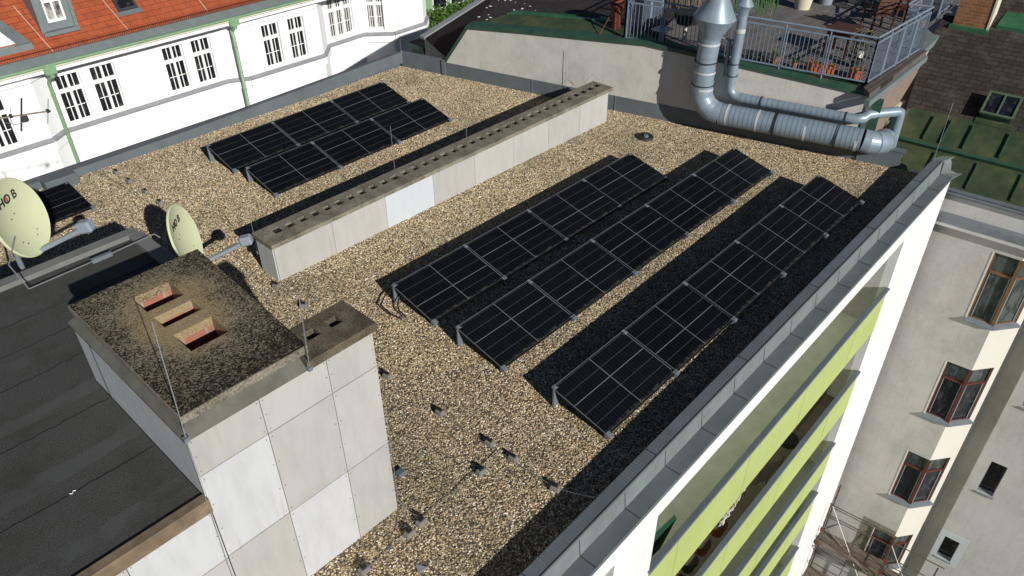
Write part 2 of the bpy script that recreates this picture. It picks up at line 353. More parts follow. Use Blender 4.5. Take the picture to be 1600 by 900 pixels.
def m_grass(name, a, b):
    t = NT(name); o = t.new('NewGeometry'); n = t.noise(9, 3, .6, o.outputs['Position']); return t.fin(t.ramp(n, [(.3, a), (.7, b)]), .7, 0, .3)
M['leaf'] = m_grass('leaf_green', (.03, .06, .012), (.09, .14, .03)); M['leaf_olive'] = m_grass('leaf_olive', (.07, .08, .02), (.15, .16, .05)); M['hedge'] = m_grass('hedge_green', (.03, .075, .012), (.10, .17, .03))
M['reed'] = m_grass('dry_reed', (.16, .13, .10), (.34, .29, .22)); M['reed_green'] = m_grass('green_reed', (.03, .14, .035), (.16, .30, .12))
M['street'] = basic('courtyard_paving', (.14, .13, .12), .9, 0, .2, .5)

# ------------------------------------------------------------------ setting: ground far below
struct(MB().poly([(-150, -150, -16), (200, -150, -16), (200, 200, -16), (-150, 200, -16)]).build('ground', M['street']))

# ------------------------------------------------------------------ own apartment building
own = thing('apartment_building', 'flat roofed apartment building with gravel roof, zinc parapets and lime green balconies', 'building', (5, 7, -16))
PT = .25
# roof body: a thick slab polygon under the gravel, walls down
FX = lambda s, y, z: FAC @ Vector((s, y, z))
corner = [FX(-8, 0, 0), FX(14.35, 0, 0), Vector((16.09, 19.8, 0)), Vector((-8, 20.1, 0))]
MB().prism([(p.x, p.y, -.22) for p in corner], (0, 0, .45)).build('roof_deck', M['seam'], own)
# parapet on the street side
b = MB(); b.box(-8, 14.5, -.21, 0, -.30, PT); b.build('parapet_cap', M['zinc_top'], own, FAC, bevel=.01)
b = MB(); b.poly([(-8, -.212, PT+.002), (14.5, -.212, PT+.002), (14.5, -.245, -.11), (-8, -.245, -.11)], True); 
b.box(-8, 14.52, -.225, -.205, PT-.03, PT+.012)
sf = b.build('parapet_face', M['zinc_light'], own, FAC)
b = MB(); b.box(-8, 14.62, -.51, -.213, -.17, -.10); b.build('ledge', M['zinc'], own, FAC, bevel=.006)
k = 0
seams = MB(); x = -6.0
while x < 14.3:
    seams.prism([(x-.007, -.217, PT-.03), (x-.007, -.250, -.098), (x+.007, -.250, -.098), (x+.007, -.217, PT-.03)], (0, -.01, 0)); seams.box(x-.008, x+.008, -.5, -.25, -.1, -.094); x += .985
split(seams, 'ledge_seam', M['zseam'], own, FAC)
cs = MB(); x = -5.2
while x < 14.3: cs.box(x-.01, x+.01, -.215, .004, PT, PT+.008); x += 2.62
split(cs, 'cap_seam', M['zseam'], own, FAC)
rp = MB(); x = -4.0                                               # ribbed stretch on the cap
while x < 7.9:
    if not (3.2 < x < 3.6 or -1 < x < 0.2): rp.box(x-.004, x+.004, -.185, -.02, PT, PT+.006)
    x += .055
rp.build('cap_rib', M['zinc'], own, FAC)
# rear parapet (two heights) and left parapet
b = MB(); b.box(0, 1.62, -.02, .10, -.25, .33); b.build('rear_parapet', M['zinc'], own, BW, bevel=.008)
b = MB(); b.box(1.55, 14.35, -.03, .0, -.25, .27); b.box(1.50, 1.62, -.06, .1, -.25, .345)
for xx in (4.55, 7.1, 10.4, 13.4): b.box(xx-.02, xx+.02, -.045, -.03, -.25, .27)
b.box(13.4, 14.4, -.05, .16, .262, .285)
b.build('rear_flashing', M['zinc'], own, BW, bevel=.005)
b = MB(); b.prism([(-2, 19.68, .13), (9, 19.66, .17), (16.13, 19.75, .33), (16.2, 19.9, .33), (9, 19.86, .17), (-2, 19.9, .13)][::1], (0, 0, .35)); 
b.box(-2, 16.2, 19.9, 20.1, -.6, .1); b.build('left_parapet', M['zinc'], own, bevel=.008)
b = MB(); b.box(5.35, 6.05, 19.3, 19.68, -.2, .24); b.build('parapet_step', M['zinc'], own, bevel=.02)
# body walls
b = MB(); b.box(-8, 16.0, 19.95, 20.08, -16, -.6); b.build('rear_wall', M['white'], own)

q = MB(); q.prism([(14.49, -.21, PT-.002), (14.92, -.34, PT-.002), (14.80, -.12, PT-.002), (14.49, .0, PT-.002)], (0, 0, .02)); q.prism([(14.50, -.52, -.105), (14.98, -.60, -.12), (14.86, -.40, -.11), (14.50, -.215, -.105)], (0, 0, .015))
q.poly([(14.8, -.3, PT-.01), (14.86, -.34, .12), (14.72, -.40, .0), (14.86, -.52, -.10), (14.6, -.25, -.10), (14.6, -.23, PT-.01)])
q.build('flared_end', M['zinc_light'], own, FAC)
# street facade: white frame with openings, in FAC coordinates (y = -.49 outer face)
cap_z = [-1.85, -4.35, -6.87, -8.85, -11.35, -13.85]
low_z = [-3.08, -5.6, -8.0, -10.1, -12.6, -15.1]
top_z = [-.55, -3.08, -5.6, -8.0, -10.1, -12.6]
bays = [(2.4, 11.95), (-7.5, 1.36)]
holes = [(a, c, -15.1, -.56) for a, c in bays]
b = MB(); b.grid(-8, 14.62, -16, -.172, holes, -.49, -.30); b.build('facade_frame', M['white'], own, FAC)
sd = MB()
for z in range(-15, 0): sd.box(14.45, 14.47, -.496, -.49, z+.3, z+.325)
split(sd, 'frame_screw', M['seam'], own, FAC)
b = MB(); b.box(-8, 14.62, -.3, -.27, -.3, -.172); b.box(14.4, 14.6, -.3, .4, -16, -.2); b.build('end_wall', M['white'], own, FAC)
for a, c in bays:
    b = MB(); b.box(a-.3, c+.3, 1.35, 1.5, -16, -.3); b.build('loggia_back_wall', M['loggia'], own, FAC)
    b = MB(); b.box(a-.2, a, -.3, 1.35, -16, -.3); b.box(c, c+.2, -.3, 1.35, -16, -.3); split(b, 'loggia_side_wall', M['plaster_light'], own, FAC)
    b = MB(); 
    for i_, z in enumerate(low_z): MB().box(a, c, -.29, 1.35, z-.02, z+.16).build('loggia_floor', [M['loggia_floor'], M['loggia_dark'], M['loggia_grey']][min(i_, 2)], own, FAC)
    b = MB(); b.box(a, c, -.29, 1.35, -.56, -.3); b.build('loggia_ceiling', M['white'], own, FAC)
jo = [3.25, 5.6, 7.9, 10.3]
for bi, (a, c) in enumerate(bays):
    for k, (z1, z0) in enumerate(zip(cap_z, low_z)):
        g = MB(); g.box(a+.01, c-.01, -.50, -.44, z0, z1-.02); bal = g.build('balcony', M['green_panel'], own, FAC)
        g = MB(); g.box(a-.04, c+.02, -.535, -.43, z1-.03, z1+.025); g.build('cap_rail', M['zinc_top'], bal, FAC, bevel=.006)
        g = MB()
        for q in jo:
            if a < q < c and bi == 0: g.box(q-.003, q+.003, -.5015, -.49, z0, z1-.03)
        if g.v: split(g, 'panel_joint', M['seam'], bal, FAC)

# ------------------------------------------------------------------ gravel
GZ = lambda x: -.05-.0095*(x-8)                                 # the roof falls gently away from the viewer
def gravel():
    pts = [(x, y, GZ(x)) for x, y in ((1.2, 4.9), (5.3, 4.97), (19.75, 5.27), (16.1, 19.82), (1.2, 19.9))]
    g = MB().poly(pts).build('gravel', M['gravel']); g['kind'] = 'stuff'; g.data.materials.append(M['pebble'])
    nt = bpy.data.node_groups.new('pebbles', 'GeometryNodeTree')
    nt.interface.new_socket('Geometry', in_out='INPUT', socket_type='NodeSocketGeometry'); nt.interface.new_socket('Geometry', in_out='OUTPUT', socket_type='NodeSocketGeometry')
    N = nt.nodes; Lk = nt.links
    gi = N.new('NodeGroupInput'); go = N.new('NodeGroupOutput')
    dp = N.new('GeometryNodeDistributePointsOnFaces'); dp.inputs['Density'].default_value = 2200
    ico = N.new('GeometryNodeMeshIcoSphere'); ico.inputs['Radius'].default_value = .0155; ico.inputs['Subdivisions'].default_value = 2
    sp = N.new('GeometryNodeSetPosition'); nz = N.new('ShaderNodeTexNoise'); nz.inputs['Scale'].default_value = 45; nz.inputs['Detail'].default_value = 0
    vs = N.new('ShaderNodeVectorMath'); vs.operation = 'SUBTRACT'; vs.inputs[1].default_value = (.5, .5, .5); vm = N.new('ShaderNodeVectorMath'); vm.operation = 'SCALE'; vm.inputs['Scale'].default_value = .022
    Lk.new(nz.outputs['Color'], vs.inputs[0]); Lk.new(vs.outputs[0], vm.inputs[0]); Lk.new(vm.outputs[0], sp.inputs['Offset']); Lk.new(ico.outputs[0], sp.inputs[0])
    sm = N.new('GeometryNodeSetMaterial'); sm.inputs['Material'].default_value = M['pebble']; Lk.new(sp.outputs[0], sm.inputs[0])
    iop = N.new('GeometryNodeInstanceOnPoints'); Lk.new(sm.outputs[0], iop.inputs['Instance']); Lk.new(dp.outputs[0], iop.inputs[0])
    rv = N.new('FunctionNodeRandomValue'); rv.data_type = 'FLOAT_VECTOR'; rv.inputs[0].default_value = (-.5, -.5, 0); rv.inputs[1].default_value = (.5, .5, 6.28); Lk.new(rv.outputs[0], iop.inputs['Rotation'])
    rs = N.new('FunctionNodeRandomValue'); rs.data_type = 'FLOAT_VECTOR'; rs.inputs[0].default_value = (.5, .4, .35); rs.inputs[1].default_value = (1.3, 1.0, .85); rs.inputs['Seed'].default_value = 5; Lk.new(rs.outputs[0], iop.inputs['Scale'])
    j = N.new('GeometryNodeJoinGeometry'); Lk.new(gi.outputs[0], j.inputs[0]); Lk.new(iop.outputs[0], j.inputs[0]); Lk.new(gi.outputs[0], dp.inputs[0]); Lk.new(j.outputs[0], go.inputs[0])
    md = g.modifiers.new('pebbles', 'NODES'); md.node_group = nt
gravel()

# ------------------------------------------------------------------ rear flue wall with 35 flues
fw = thing('flue_wall', 'long low clad chimney wall with a row of square flues running across the gravel roof', 'chimney', (12, 12.9, 0))
MB().box(6.99, 17.04, 12.64, 13.16, 0, .42).build('core', M['seam'], fw)
js = [6.98, 8.28, 9.60, 10.91, 12.16, 13.45, 14.70, 15.92, 17.05]
for i in range(8):
    m = M['cement_white2'] if i == 2 else (M['cement'] if i % 3 else M['cement2'])
    p = MB().box(js[i]+.004, js[i+1]-.004, 12.62, 12.638, -.2, .70).build('cladding_panel', m, fw)
    if i == 2: p['label'] = 'newer bright white cladding panel'
    MB().box(js[i]+.004, js[i+1]-.004, 13.162, 13.18, -.2, .70).build('cladding_panel', M['cement'], fw)
MB().box(6.955, 6.977, 12.63, 13.17, -.2, .70).build('end_panel', M['cement_white'], fw)
MB().box(17.052, 17.07, 12.63, 13.17, -.2, .70).build('end_panel', M['cement_white'], fw)
fl = [(7.31+.285*i-.078, 7.31+.285*i+.078, 12.885, 13.05) for i in range(35)]
MB().grid(6.93, 17.2, 12.575, 13.235, fl, .785, .70, 'xy').build('cap_slab', M['slab'], fw)
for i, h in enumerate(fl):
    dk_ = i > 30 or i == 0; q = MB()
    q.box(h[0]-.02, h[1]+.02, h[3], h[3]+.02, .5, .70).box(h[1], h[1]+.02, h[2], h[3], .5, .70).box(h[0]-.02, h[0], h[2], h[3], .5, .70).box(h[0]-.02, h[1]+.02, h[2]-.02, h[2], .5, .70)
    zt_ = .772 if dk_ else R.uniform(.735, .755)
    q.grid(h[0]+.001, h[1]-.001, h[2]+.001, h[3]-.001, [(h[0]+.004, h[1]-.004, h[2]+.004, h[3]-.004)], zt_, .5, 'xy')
    q.build('flue', M['dark'], fw)  # dark liner colour stands in for the unlit lower hole walls
    MB().box(h[0]-.01, h[1]+.01, h[2]-.01, h[3]+.01, .50, .51).build('flue_dark_plate', M['dark'], fw)  # black plate closing the hole in place of its unlit depth

# ------------------------------------------------------------------ big chimney block
cb = thing('chimney_block', 'big clad chimney block with lichen covered slab and three brick lined flues', 'chimney', (3.7, 8, 0))
MB().box(2.885, 4.40, 6.965, 9.5, 0, 2.88).box(4.40, 5.055, 6.965, 7.47, 0, 3.02).build('core', M['seam'], cb)
def panels(xs, zs, whites, par, y=6.95):
    for i in range(len(xs)-1):
        for j in range(len(zs)-1):
            w = (i, j) in whites
            m = M['cement_white'] if w else (M['cement'] if (i+j) % 2 else M['cement2'])
            p = MB().box(xs[i]+.004, xs[i+1]-.004, y, y+.015, zs[j]+.007, zs[j+1]-.007); 
            p.build('cladding_panel', m, par)
            sq = MB()
            n = max(2, int((zs[j+1]-zs[j])/.4))
            for k in range(n+1):
                zz = zs[j]+.06+k*(zs[j+1]-zs[j]-.12)/n
                for xx in (xs[i]+.035, xs[i+1]-.035): sq.box(xx-.006, xx+.006, y-.003, y, zz-.006, zz+.006)
            split(sq, 'rivet', M['flash'], par)
panels([2.87, 3.64, 4.45, 5.07], [-.08, 1.26, 2.53, 3.05], {(0, 1), (1, 0)}, cb)
MB().box(2.868, 2.884, 6.968, 9.5, 2.2, 3.05).build('side_cladding', M['cement_white'], cb)
MB().box(5.056, 5.072, 6.968, 7.47, -.1, 3.05).build('side_cladding', M['cement'], cb)
MB().box(2.862, 2.8675, 9.1, 9.115, 2.2, 3.05).build('side_joint', M['seam'], cb)
q = MB()                                                          # sloping flashing skirt under the main slab
o_ = [(2.84, 6.92), (4.30, 6.92), (4.42, 9.52), (2.84, 9.52)]; i_ = [(2.98, 7.10), (4.24, 7.10), (4.40, 9.4), (2.98, 9.4)]
for k in range(4):
    a, c = o_[k], o_[(k+1) % 4]; e, g = i_[(k+1) % 4], i_[k]
    q.poly([(*a, 3.08), (*c, 3.08), (*e, 3.215), (*g, 3.215)]); q.poly([(*a, 3.05), (*c, 3.05), (*c, 3.08), (*a, 3.08)])
q.build('flashing', M['flash'], cb)
hs = [(3.43, 3.86, 8.70, 9.06), (3.43, 3.86, 8.31, 8.55), (3.43, 3.86, 7.75, 8.12)]
q = MB(); q.grid(2.90, 4.34, 6.98, 9.45, hs, 3.32, 3.22, 'xy'); sv = []
for (x, y, z) in q.v:
    t_ = (y-6.98)/2.47; u_ = (x-2.90)/1.44
    if u_ > .99: x += t_*.15-.06
    if y < 6.99: y += u_*.05-.01
    sv.append((x+(R.random()-.5)*.0, y, z))
q.v = sv; q.build('slab', M['lichen'], cb, fix=True)
for (x0, x1, y0, y1) in hs:
    q = MB()
    q.poly([(x0, y1+.001, 3.22), (x1, y1+.001, 3.22), (x1-.02, y1+.001, 2.5), (x0+.02, y1+.001, 2.5)])
    q.poly([(x0-.001, y0, 3.22), (x0-.001, y1, 3.22), (x0-.001, y1, 2.5), (x0-.001, y0, 2.5)], True); q.poly([(x1+.001, y0, 3.22), (x1+.001, y1, 3.22), (x1+.001, y1, 2.5), (x1+.001, y0, 2.5)])
    q.poly([(x0, y0-.001, 3.22), (x1, y0-.001, 3.22), (x1, y0-.001, 2.5), (x0, y0-.001, 2.5)], True); q.build('flue', M['flue_brick'], cb); MB().box(x0-.02, x1+.02, y0-.02, y1+.02, 2.9, 2.93).build('flue_dark_plate', M['dark'], cb)  # dark plate stands in for the shade deep in the flue
q = MB(); q.box(2.892, 4.285, 6.968, 6.984, 3.225, 3.318); q.box(2.892, 2.903, 6.984, 9.45, 3.225, 3.318); q.build('slab_edge', M['slab'], cb)
hs2 = [(4.43, 4.58, 7.18, 7.33), (4.72, 4.87, 7.18, 7.33)]
MB().grid(4.20, 5.10, 6.90, 7.50, hs2, 3.17, 3.06, 'xy').build('low_slab', M['slab_dark'], cb, bevel=.006)
for h in hs2:
    q = MB(); q.poly([(h[0], h[3]+.001, 3.06), (h[1], h[3]+.001, 3.06), (h[1], h[3]+.001, 2.7), (h[0], h[3]+.001, 2.7)]); q.poly([(h[0]-.001, h[2], 3.06), (h[0]-.001, h[3], 3.06), (h[0]-.001, h[3], 2.7), (h[0]-.001, h[2], 2.7)], True); q.box(h[0], h[1], h[2], h[3], 2.7, 2.72)
    q.box(h[1], h[1]+.01, h[2], h[3], 2.7, 3.06); q.build('flue', M['slab_dark'], cb)

# ------------------------------------------------------------------ stair house with felt roof
sh = thing('stair_house', 'flat roofed stair house with worn dark felt roof beside the chimney block', 'building', (1, 9.6, 0))
MB().box(-4, 2.85, 6.965, 12.35, 0, 2.1).box(2.85, 4.6, 9.6, 12.35, 0, 2.1).build('core', M['seam'], sh)
panels([-.6, .28, 1.13, 1.98, 2.866], [-.08, 1.24, 2.04], {(3, 1), (1, 0), (2, 0)}, sh)
MB().poly([(-4, 6.98, 2.2), (2.86, 6.98, 2.2), (2.86, 9.52, 2.2), (4.55, 9.52, 2.2), (4.55, 12.25, 2.2), (-4, 12.25, 2.2)]).build('felt_roof', M['bitumen'], sh)
q = MB(); 
for yy, wv in ((8.03, .02), (9.1, .015), (10.12, .03), (10.75, .02), (11.35, .01)):
    pts = []; x = -4
    while x < 2.84 if yy < 9.55 else x < 4.5: pts.append((x, yy+wv*math.sin(x*2.1)+R.uniform(-.012, .012))); x += .09
    for a, c in zip(pts, pts[1:]): q.box(a[0], c[0], a[1]-.004, a[1]+.007, 2.2, 2.207)
q.build('felt_seam', M['seam'], sh)
MB().box(-4, 2.87, 6.90, 7.02, 2.05, 2.235).build('front_flashing', M['rustflash'], sh, bevel=.006)
q = MB(); q.box(-4, 4.72, 12.22, 12.42, 2.1, 2.27); q.box(4.55, 4.75, 9.5, 12.22, 2.1, 2.272); q.build('rim', M['rim_grey'], sh, bevel=.006)
MB().box(4.6, 4.62, 9.5, 12.3, 0, 2.1).box(-4, 4.6, 12.352, 12.37, 0, 2.1).build('rear_cladding', M['cement'], sh)
tag(MB().tube([(1.96, 8.02, 2.21), (1.98, 8.0, 2.213), (2.0, 8.03, 2.212), (2.02, 8.02, 2.208)], .006, 5).build('debris', M['white']), 'small white scrap lying on the dark felt roof', 'debris')

# ------------------------------------------------------------------ solar panels
def tiltframe(x, y, z, yw, tilt, slope=0):
    ex = Vector((math.cos(yw), math.sin(yw), slope)).normalized()
    ey = Vector((-math.sin(yw)*math.cos(tilt), math.cos(yw)*math.cos(tilt), math.sin(tilt))).normalized(); ey = (ey-ex*ey.dot(ex)).normalized()
    return frame((x, y, z), ex, ey)
PL, PW = 1.798, 1.096
def make_panel(Mx, flip, label, group):
    t = thing('solar_panel', label, 'solar panel', group=group, M=Mx)
    g = MB().poly([(0, 0, 0), (PL, 0, 0), (PL, PW, 0), (0, PW, 0)]).build('glass', M['pv3'] if flip else M['pv2'], t, Mx)
    q = MB(); q.box(0, PL, -.002, .012, -.035, .004); q.box(0, PL, PW-.012, PW+.002, -.035, .004); q.box(-.002, .012, .012, PW-.012, -.035, .004); q.box(PL-.012, PL+.002, .012, PW-.012, -.035, .004)
    q.box(.01, PL-.01, .01, PW-.01, -.03, -.026)
    q.build('frame', M['pv_frame'], t, Mx)
    q = MB(); q.box(-.004, .004, 0, PW, .0, .006); q.box(0, PL, PW-.004, PW+.005, 0, .006); q.build('edge_highlight', M['pv_edge'], t, Mx)  # painted highlight strips, along the left and top edges only
    return t
def make_leg(t, Mx, xl, hi, name='support_leg'):
    up = (Mx.to_3x3().inverted() @ Vector((0, 0, 1)))
    top = Vector((xl, PW-.05, -.03)) if hi else Vector((xl, .03, -.03))
    wz = (Mx @ top).z+.12; q = MB()
    if hi:
        for dx in (-.028, .028): a = top+Vector((dx, 0, 0)); q.bar(a+up*.03, a-up*(wz), .03, .05)
        q.box(xl-.035, xl+.035, PW-.05, PW+.015, -.03, .004)
    else:
        q.bar(top, top-up*wz, .05, .05); q.box(xl-.045, xl+.045, -.05, .04, -.05, .008)
    q.build(name, M['galv'], t, Mx)
rows = [  # x, y_top, h, slope, yaw, tilt, n, bold flags, gap, name
 (8.0096, 10.5502, .3238, -.0141, .01198, 14.366, 4, [0, 1, 0, 1], 'row nearest the low flue wall', 'back'),
 (7.951, 8.8295, .3349, -.0066, .01198, 14.366, 5, [1, 0, 1, 0, 1], 'middle row on the gravel', 'middle'),
 (7.9453, 6.7194, .3286, -.0018, .01198, 14.366, 5, [1, 0, 1, 0, 1], 'row along the zinc parapet', 'front'),
 (8.6445, 18.142, .3708, -.0088, .0287, 16.215, 3, [1, 0, 1], 'row along the far left parapet', 'far'),
 (8.6944, 16.519, .3190, -.0088, .0287, 16.215, 3, [0, 1, 0], 'row just behind the low flue wall', 'near')]
ordw = {4: ['near end', 'second from the near end', 'third from the near end', 'far end'], 5: ['near end', 'second from near end', 'centre', 'fourth from near end', 'far end'], 3: ['near end', 'centre', 'far end']}
GAP = .052
for (x0, yt, h, sl_, yw, tl, n, fl_, nm, sh_) in rows:
    tl = rad(tl)
    for i in range(n):
        dx = i*(PL+GAP); zt = h+sl_*dx
        X = x0+dx*math.cos(yw)+PW*math.cos(tl)*math.sin(yw); Y = yt+dx*math.sin(yw)-PW*math.cos(tl)*math.cos(yw); Z = zt-PW*math.sin(tl)
        Mx = tiltframe(X, Y, Z, yw, tl, sl_)
        t = make_panel(Mx, bool(fl_[i]), 'black solar panel, %s of %s' % (ordw[n][i], nm), 'black solar panels on the gravel roof')
        make_leg(t, Mx, .04 if i == 0 else -GAP/2, True); make_leg(t, Mx, .03 if i == 0 else -GAP/2, False)
        if i == n-1: make_leg(t, Mx, PL-.04, True); make_leg(t, Mx, PL-.02, False)
        if i > 0:
            q = MB(); q.box(-GAP+.003, -.003, .01, PW-.01, -.05, -.034); q.box(-GAP/2-.035, -GAP/2+.035, PW-.08, PW-.045, -.008, .008); q.box(-GAP/2-.03, -GAP/2+.03, -.01, .025, -.034, .008); split(q, 'clamp', M['galv'], t, Mx)
Mx = tiltframe(5.70-PL*.995, 17.70, .10, .03, rad(12))
t = make_panel(Mx, False, 'lone black solar panel half in shade behind the big cream dish', 'black solar panels on the gravel roof'); make_leg(t, Mx, PL-.02, True); make_leg(t, Mx, PL, False); make_leg(t, Mx, .04, True)
MB().box(PL+.002, PL+.012, 0, PW, -.01, .01).build('side_highlight', M['pv_edge'], t, Mx)  # same painted edge highlight, down the right side

# ------------------------------------------------------------------ satellite dishes
def dish(name_label, c, az, el, pole_base, rad_=.60, text='HOB', lab=None, arm_len=.95):
    n = Vector((math.sin(rad(az))*math.cos(rad(el)), -math.cos(rad(az))*math.cos(rad(el)), math.sin(rad(el))))
    side = Vector((0, 0, 1)).cross(n).normalized(); up = n.cross(side)
    c = Vector(c); t = thing('satellite_dish', name_label, 'satellite dish', pole_base, 'cream satellite dishes')
    Mx = frame(c, side, up)                                      # local z = n
    q = MB(); rings = 9; seg = 48; dep = .11
    for lay, off in ((0, 0), (1, -.012)):
        base = len(q.v); q.v.append((0, 0, -dep+off))
        for k in range(1, rings+1):
            rr_ = k/rings
            for s_ in range(seg):
                a = 2*math.pi*s_/seg; q.v.append((rad_*.93*rr_*math.cos(a), rad_*1.02*rr_*math.sin(a), -dep*(1-rr_*rr_)+off))
        for s_ in range(seg):
            fce = [base, base+1+s_, base+1+(s_+1) % seg]; q.f.append(fce if lay == 0 else fce[::-1])
        for k in range(rings-1):
            for s_ in range(seg):
                a0 = base+1+k*seg+s_; a1 = base+1+k*seg+(s_+1) % seg; fce = [a0, a0+seg, a1+seg, a1]; q.f.append(fce if lay == 0 else fce[::-1])
    q.build('reflector', M['dish'], t, Mx, smooth=True)
    q = MB(); q.tube([(rad_*.93*math.cos(2*math.pi*s_/seg), rad_*1.02*math.sin(2*math.pi*s_/seg), -.02) for s_ in range(seg)], .022, 6, closed=True); q.build('rim', M['dish'], t, Mx, smooth=True)
    q = MB()
    for (x, y) in ((-.05, .02), (.05, .06), (-.16, -.3), (-.10, -.36), (.2, -.3), (.14, -.36)):
        z = -dep*(1-(x*x+y*y)/rad_**2); q.box(x-.008, x+.008, y-.008, y+.008, z, z+.006)
    split(q, 'bolt', M['seam'], t, Mx)
    # feed arm and lnb (lnb at the focus in front of the lower rim)
    a = Vector((0, -rad_*.98, -.03)); e = Vector((0, -rad_*.62, arm_len))
    q = MB(); q.bar(a+Vector((0, -.03, -.1)), e, .06, .10); q.build('feed_arm', M['plastic_grey'], t, Mx, bevel=.01)
    d_ = (Vector((0, .15, 0))-e).normalized(); q = MB(); q.tube([e-d_*.10+Vector((0, .02, 0)), e+d_*.04], .06, 12); q.tube([e+d_*.035, e+d_*.10], .035, 12); q.build('lnb', M['plastic_grey'], t, Mx, smooth=True)
    q = MB(); q.box(-.085, .085, -.085, .085, -.04, .17, Matrix.Translation(e+Vector((0, .03, .0)))); q.build('lnb_cover', M['plastic_grey'], t, Mx, bevel=.03)
    pb = Vector(pole_base); cw = c-n*(.2)
    q = MB(); q.tube([pb, Vector((pb.x, pb.y, cw.z+.15))], .038, 12); q.build('pole', M['galv'], t, smooth=True)
    q = MB(); q.bar(c-n*(dep+.05), Vector((pb.x, pb.y, cw.z)), .12, .12); q.build('mount', M['galv'], t)
    # lettering: real text objects turned to mesh outlines
    for ch, dx in zip(text, (-.11, .035, .185)):
        if ch == ' ': continue
        cu = bpy.data.curves.new('letter', 'FONT'); cu.body = ch; cu.size = .18; cu.align_x = 'CENTER'; cu.extrude = .001; cu.offset = .003
        o = bpy.data.objects.new('letter', cu); C.objects.link(o); cu.materials.append(M['black'])
        zz = -dep*(1-(dx*dx+.3**2)/rad_**2)+.008
        # follow the curve of the bowl
        sl2 = 2*dep*.3/rad_**2
        Ml = Mx @ Matrix.Translation((dx, .235, zz)) @ Matrix.Rotation(math.atan(sl2), 4, 'X')
        o.parent = t; o.matrix_basis = WM[t.name].inverted() @ Ml; WM[o.name] = Ml
    q = MB(); q.poly([(.035+.03*math.cos(k*math.pi/8), .235+.06+.045*math.sin(k*math.pi/8), -dep*(1-(.3**2)/rad_**2)+.01+.0) for k in range(16)])
    mm = basic('logo_red', (.42, .12, .09), .5) if text == 'HOB' else M['anthracite']
    q.build('logo', mm, t, Mx @ Matrix.Translation((0, 0, 0)))
    return t
dish('cream satellite dish at the left edge, its face turned to the viewer, lettered HOB', (3.43, 12.71, 2.88), 41.2, 12.2, (3.2, 12.82, 0), rad_=.55, arm_len=.76)
dish('cream satellite dish seen almost edge-on behind the chimney block', (5.70, 13.09, 1.33), 49, 12, (5.5, 13.3, 0), rad_=.575, arm_len=.86)

# ------------------------------------------------------------------ yagi antenna
ya = thing('yagi_antenna', 'thin rooftop television antenna on a pale boom at the left edge', 'antenna', (3.0, 14.0, 0))
MB().tube([(3.0, 14.02, 0), (3.0, 14.02, 3.95)], .022, 8).build('mast', M['galv'], ya)
MB().bar((2.8, 14, 3.99), (4.62, 14.0, 3.715), .02, .02).build('boom', M['reed'], ya)
def el(x, z, L_, r_, m, nm): MB().tube([(x+.17*L_, 14.0, z+.47*L_), (x-.17*L_, 14.0, z-.47*L_)], r_, 6).build(nm, m, ya)
el(4.58, 3.72, .38, .006, M['galv'], 'element'); el(4.22, 3.78, .50, .014, M['anthracite'], 'dipole'); el(4.08, 3.80, .28, .005, M['galv'], 'element'); el(3.7, 3.85, .5, .006, M['galv'], 'element')
MB().box(4.19, 4.29, 13.97, 14.03, 3.66, 3.76).build('junction_box', M['anthracite'], ya, bevel=.015)
MB().tube([(4.22, 13.97, 3.68), (4.1, 13.97, 3.67), (3.98, 13.98, 3.74)], .005, 5).build('cable', M['galv'], ya)
for x, z in ((4.58, 3.722), (4.08, 3.80)): MB().box(x-.02, x+.02, 13.98, 14.02, z-.02, z+.03).build('clip', M['black'], ya)

# ------------------------------------------------------------------ lightning protection
def rod(x, y, z0, z1, label, lean=(0, 0), r_=.0055):
    t = thing('lightning_rod', label, 'lightning rod', (x, y, z0), 'thin lightning rods')
    MB().tube([(x, y, z0), (x+lean[0], y+lean[1], z1)], r_, 6).build('rod', M['wire'], t)
    MB().box(x-.025, x+.025, y-.025, y+.025, z0, z0+.05).build('clamp', M['galv'], t); return t
rod(16.06, 19.76, .33, 1.28, 'thin lightning rod rising from the far corner of the zinc parapet')
p_ = BW @ Vector((5.6, -.06, 0)); rod(p_.x, p_.y, 0, 1.3, 'thin dark lightning rod in front of the concrete wall behind the flue wall')
rod(10.42, 13.27, .3, 1.75, 'thin lightning rod behind the middle of the low flue wall', (.0, 0))
rod(6.98, 13.26, .3, 1.15, 'short lightning rod at the near end of the low flue wall')
rod(12.55, 13.26, .3, 1.15, 'short lightning rod behind the far half of the low flue wall')
rod(4.22, 6.90, 3.06, 4.0, 'lightning rod at the step between the two chimney slabs', (.05, .0))
rod(2.86, 6.90, 3.08, 4.25, 'long lightning rod at the near corner of the lichen covered slab', (.15, .3))
p_ = FAC @ Vector((14.35, -.05, .25)); rod(p_.x, p_.y, .25, 1.6, 'lightning rod at the far end of the zinc parapet before the green roof', (.2, .05))
def wire(pts, label, r_=.0045, name='lightning_conductor'):
    o = MB().tube(pts, r_, 6).build(name, M['wire']); return tag(o, label, 'cable', 'lightning conductor wires')
def sag(a, b, n, z, s=.015): 
    return [(a[0]+(b[0]-a[0])*k/n+R.uniform(-s, s), a[1]+(b[1]-a[1])*k/n+R.uniform(-s, s), z-.045+R.uniform(-.008, .008)) for k in range(n+1)]
wire(sag((6.55, 19.7), (6.83, 13.4), 30, .06), 'conductor wire across the gravel behind the dishes')
wire(sag((6.81, 12.5), (6.78, 9.3), 14, .06), 'conductor wire on the gravel between chimney block and flue wall')
wire(sag((6.63, 7.9), (6.74, 5.62), 12, .06)+[(6.78, 5.3, .12), (6.8, 5.02, .27)], 'conductor wire on the gravel climbing over the zinc parapet')
wire(sag((6.7, 6.62), (3.9, 6.5), 14, .06), 'conductor wire on the gravel in front of the chimney block')
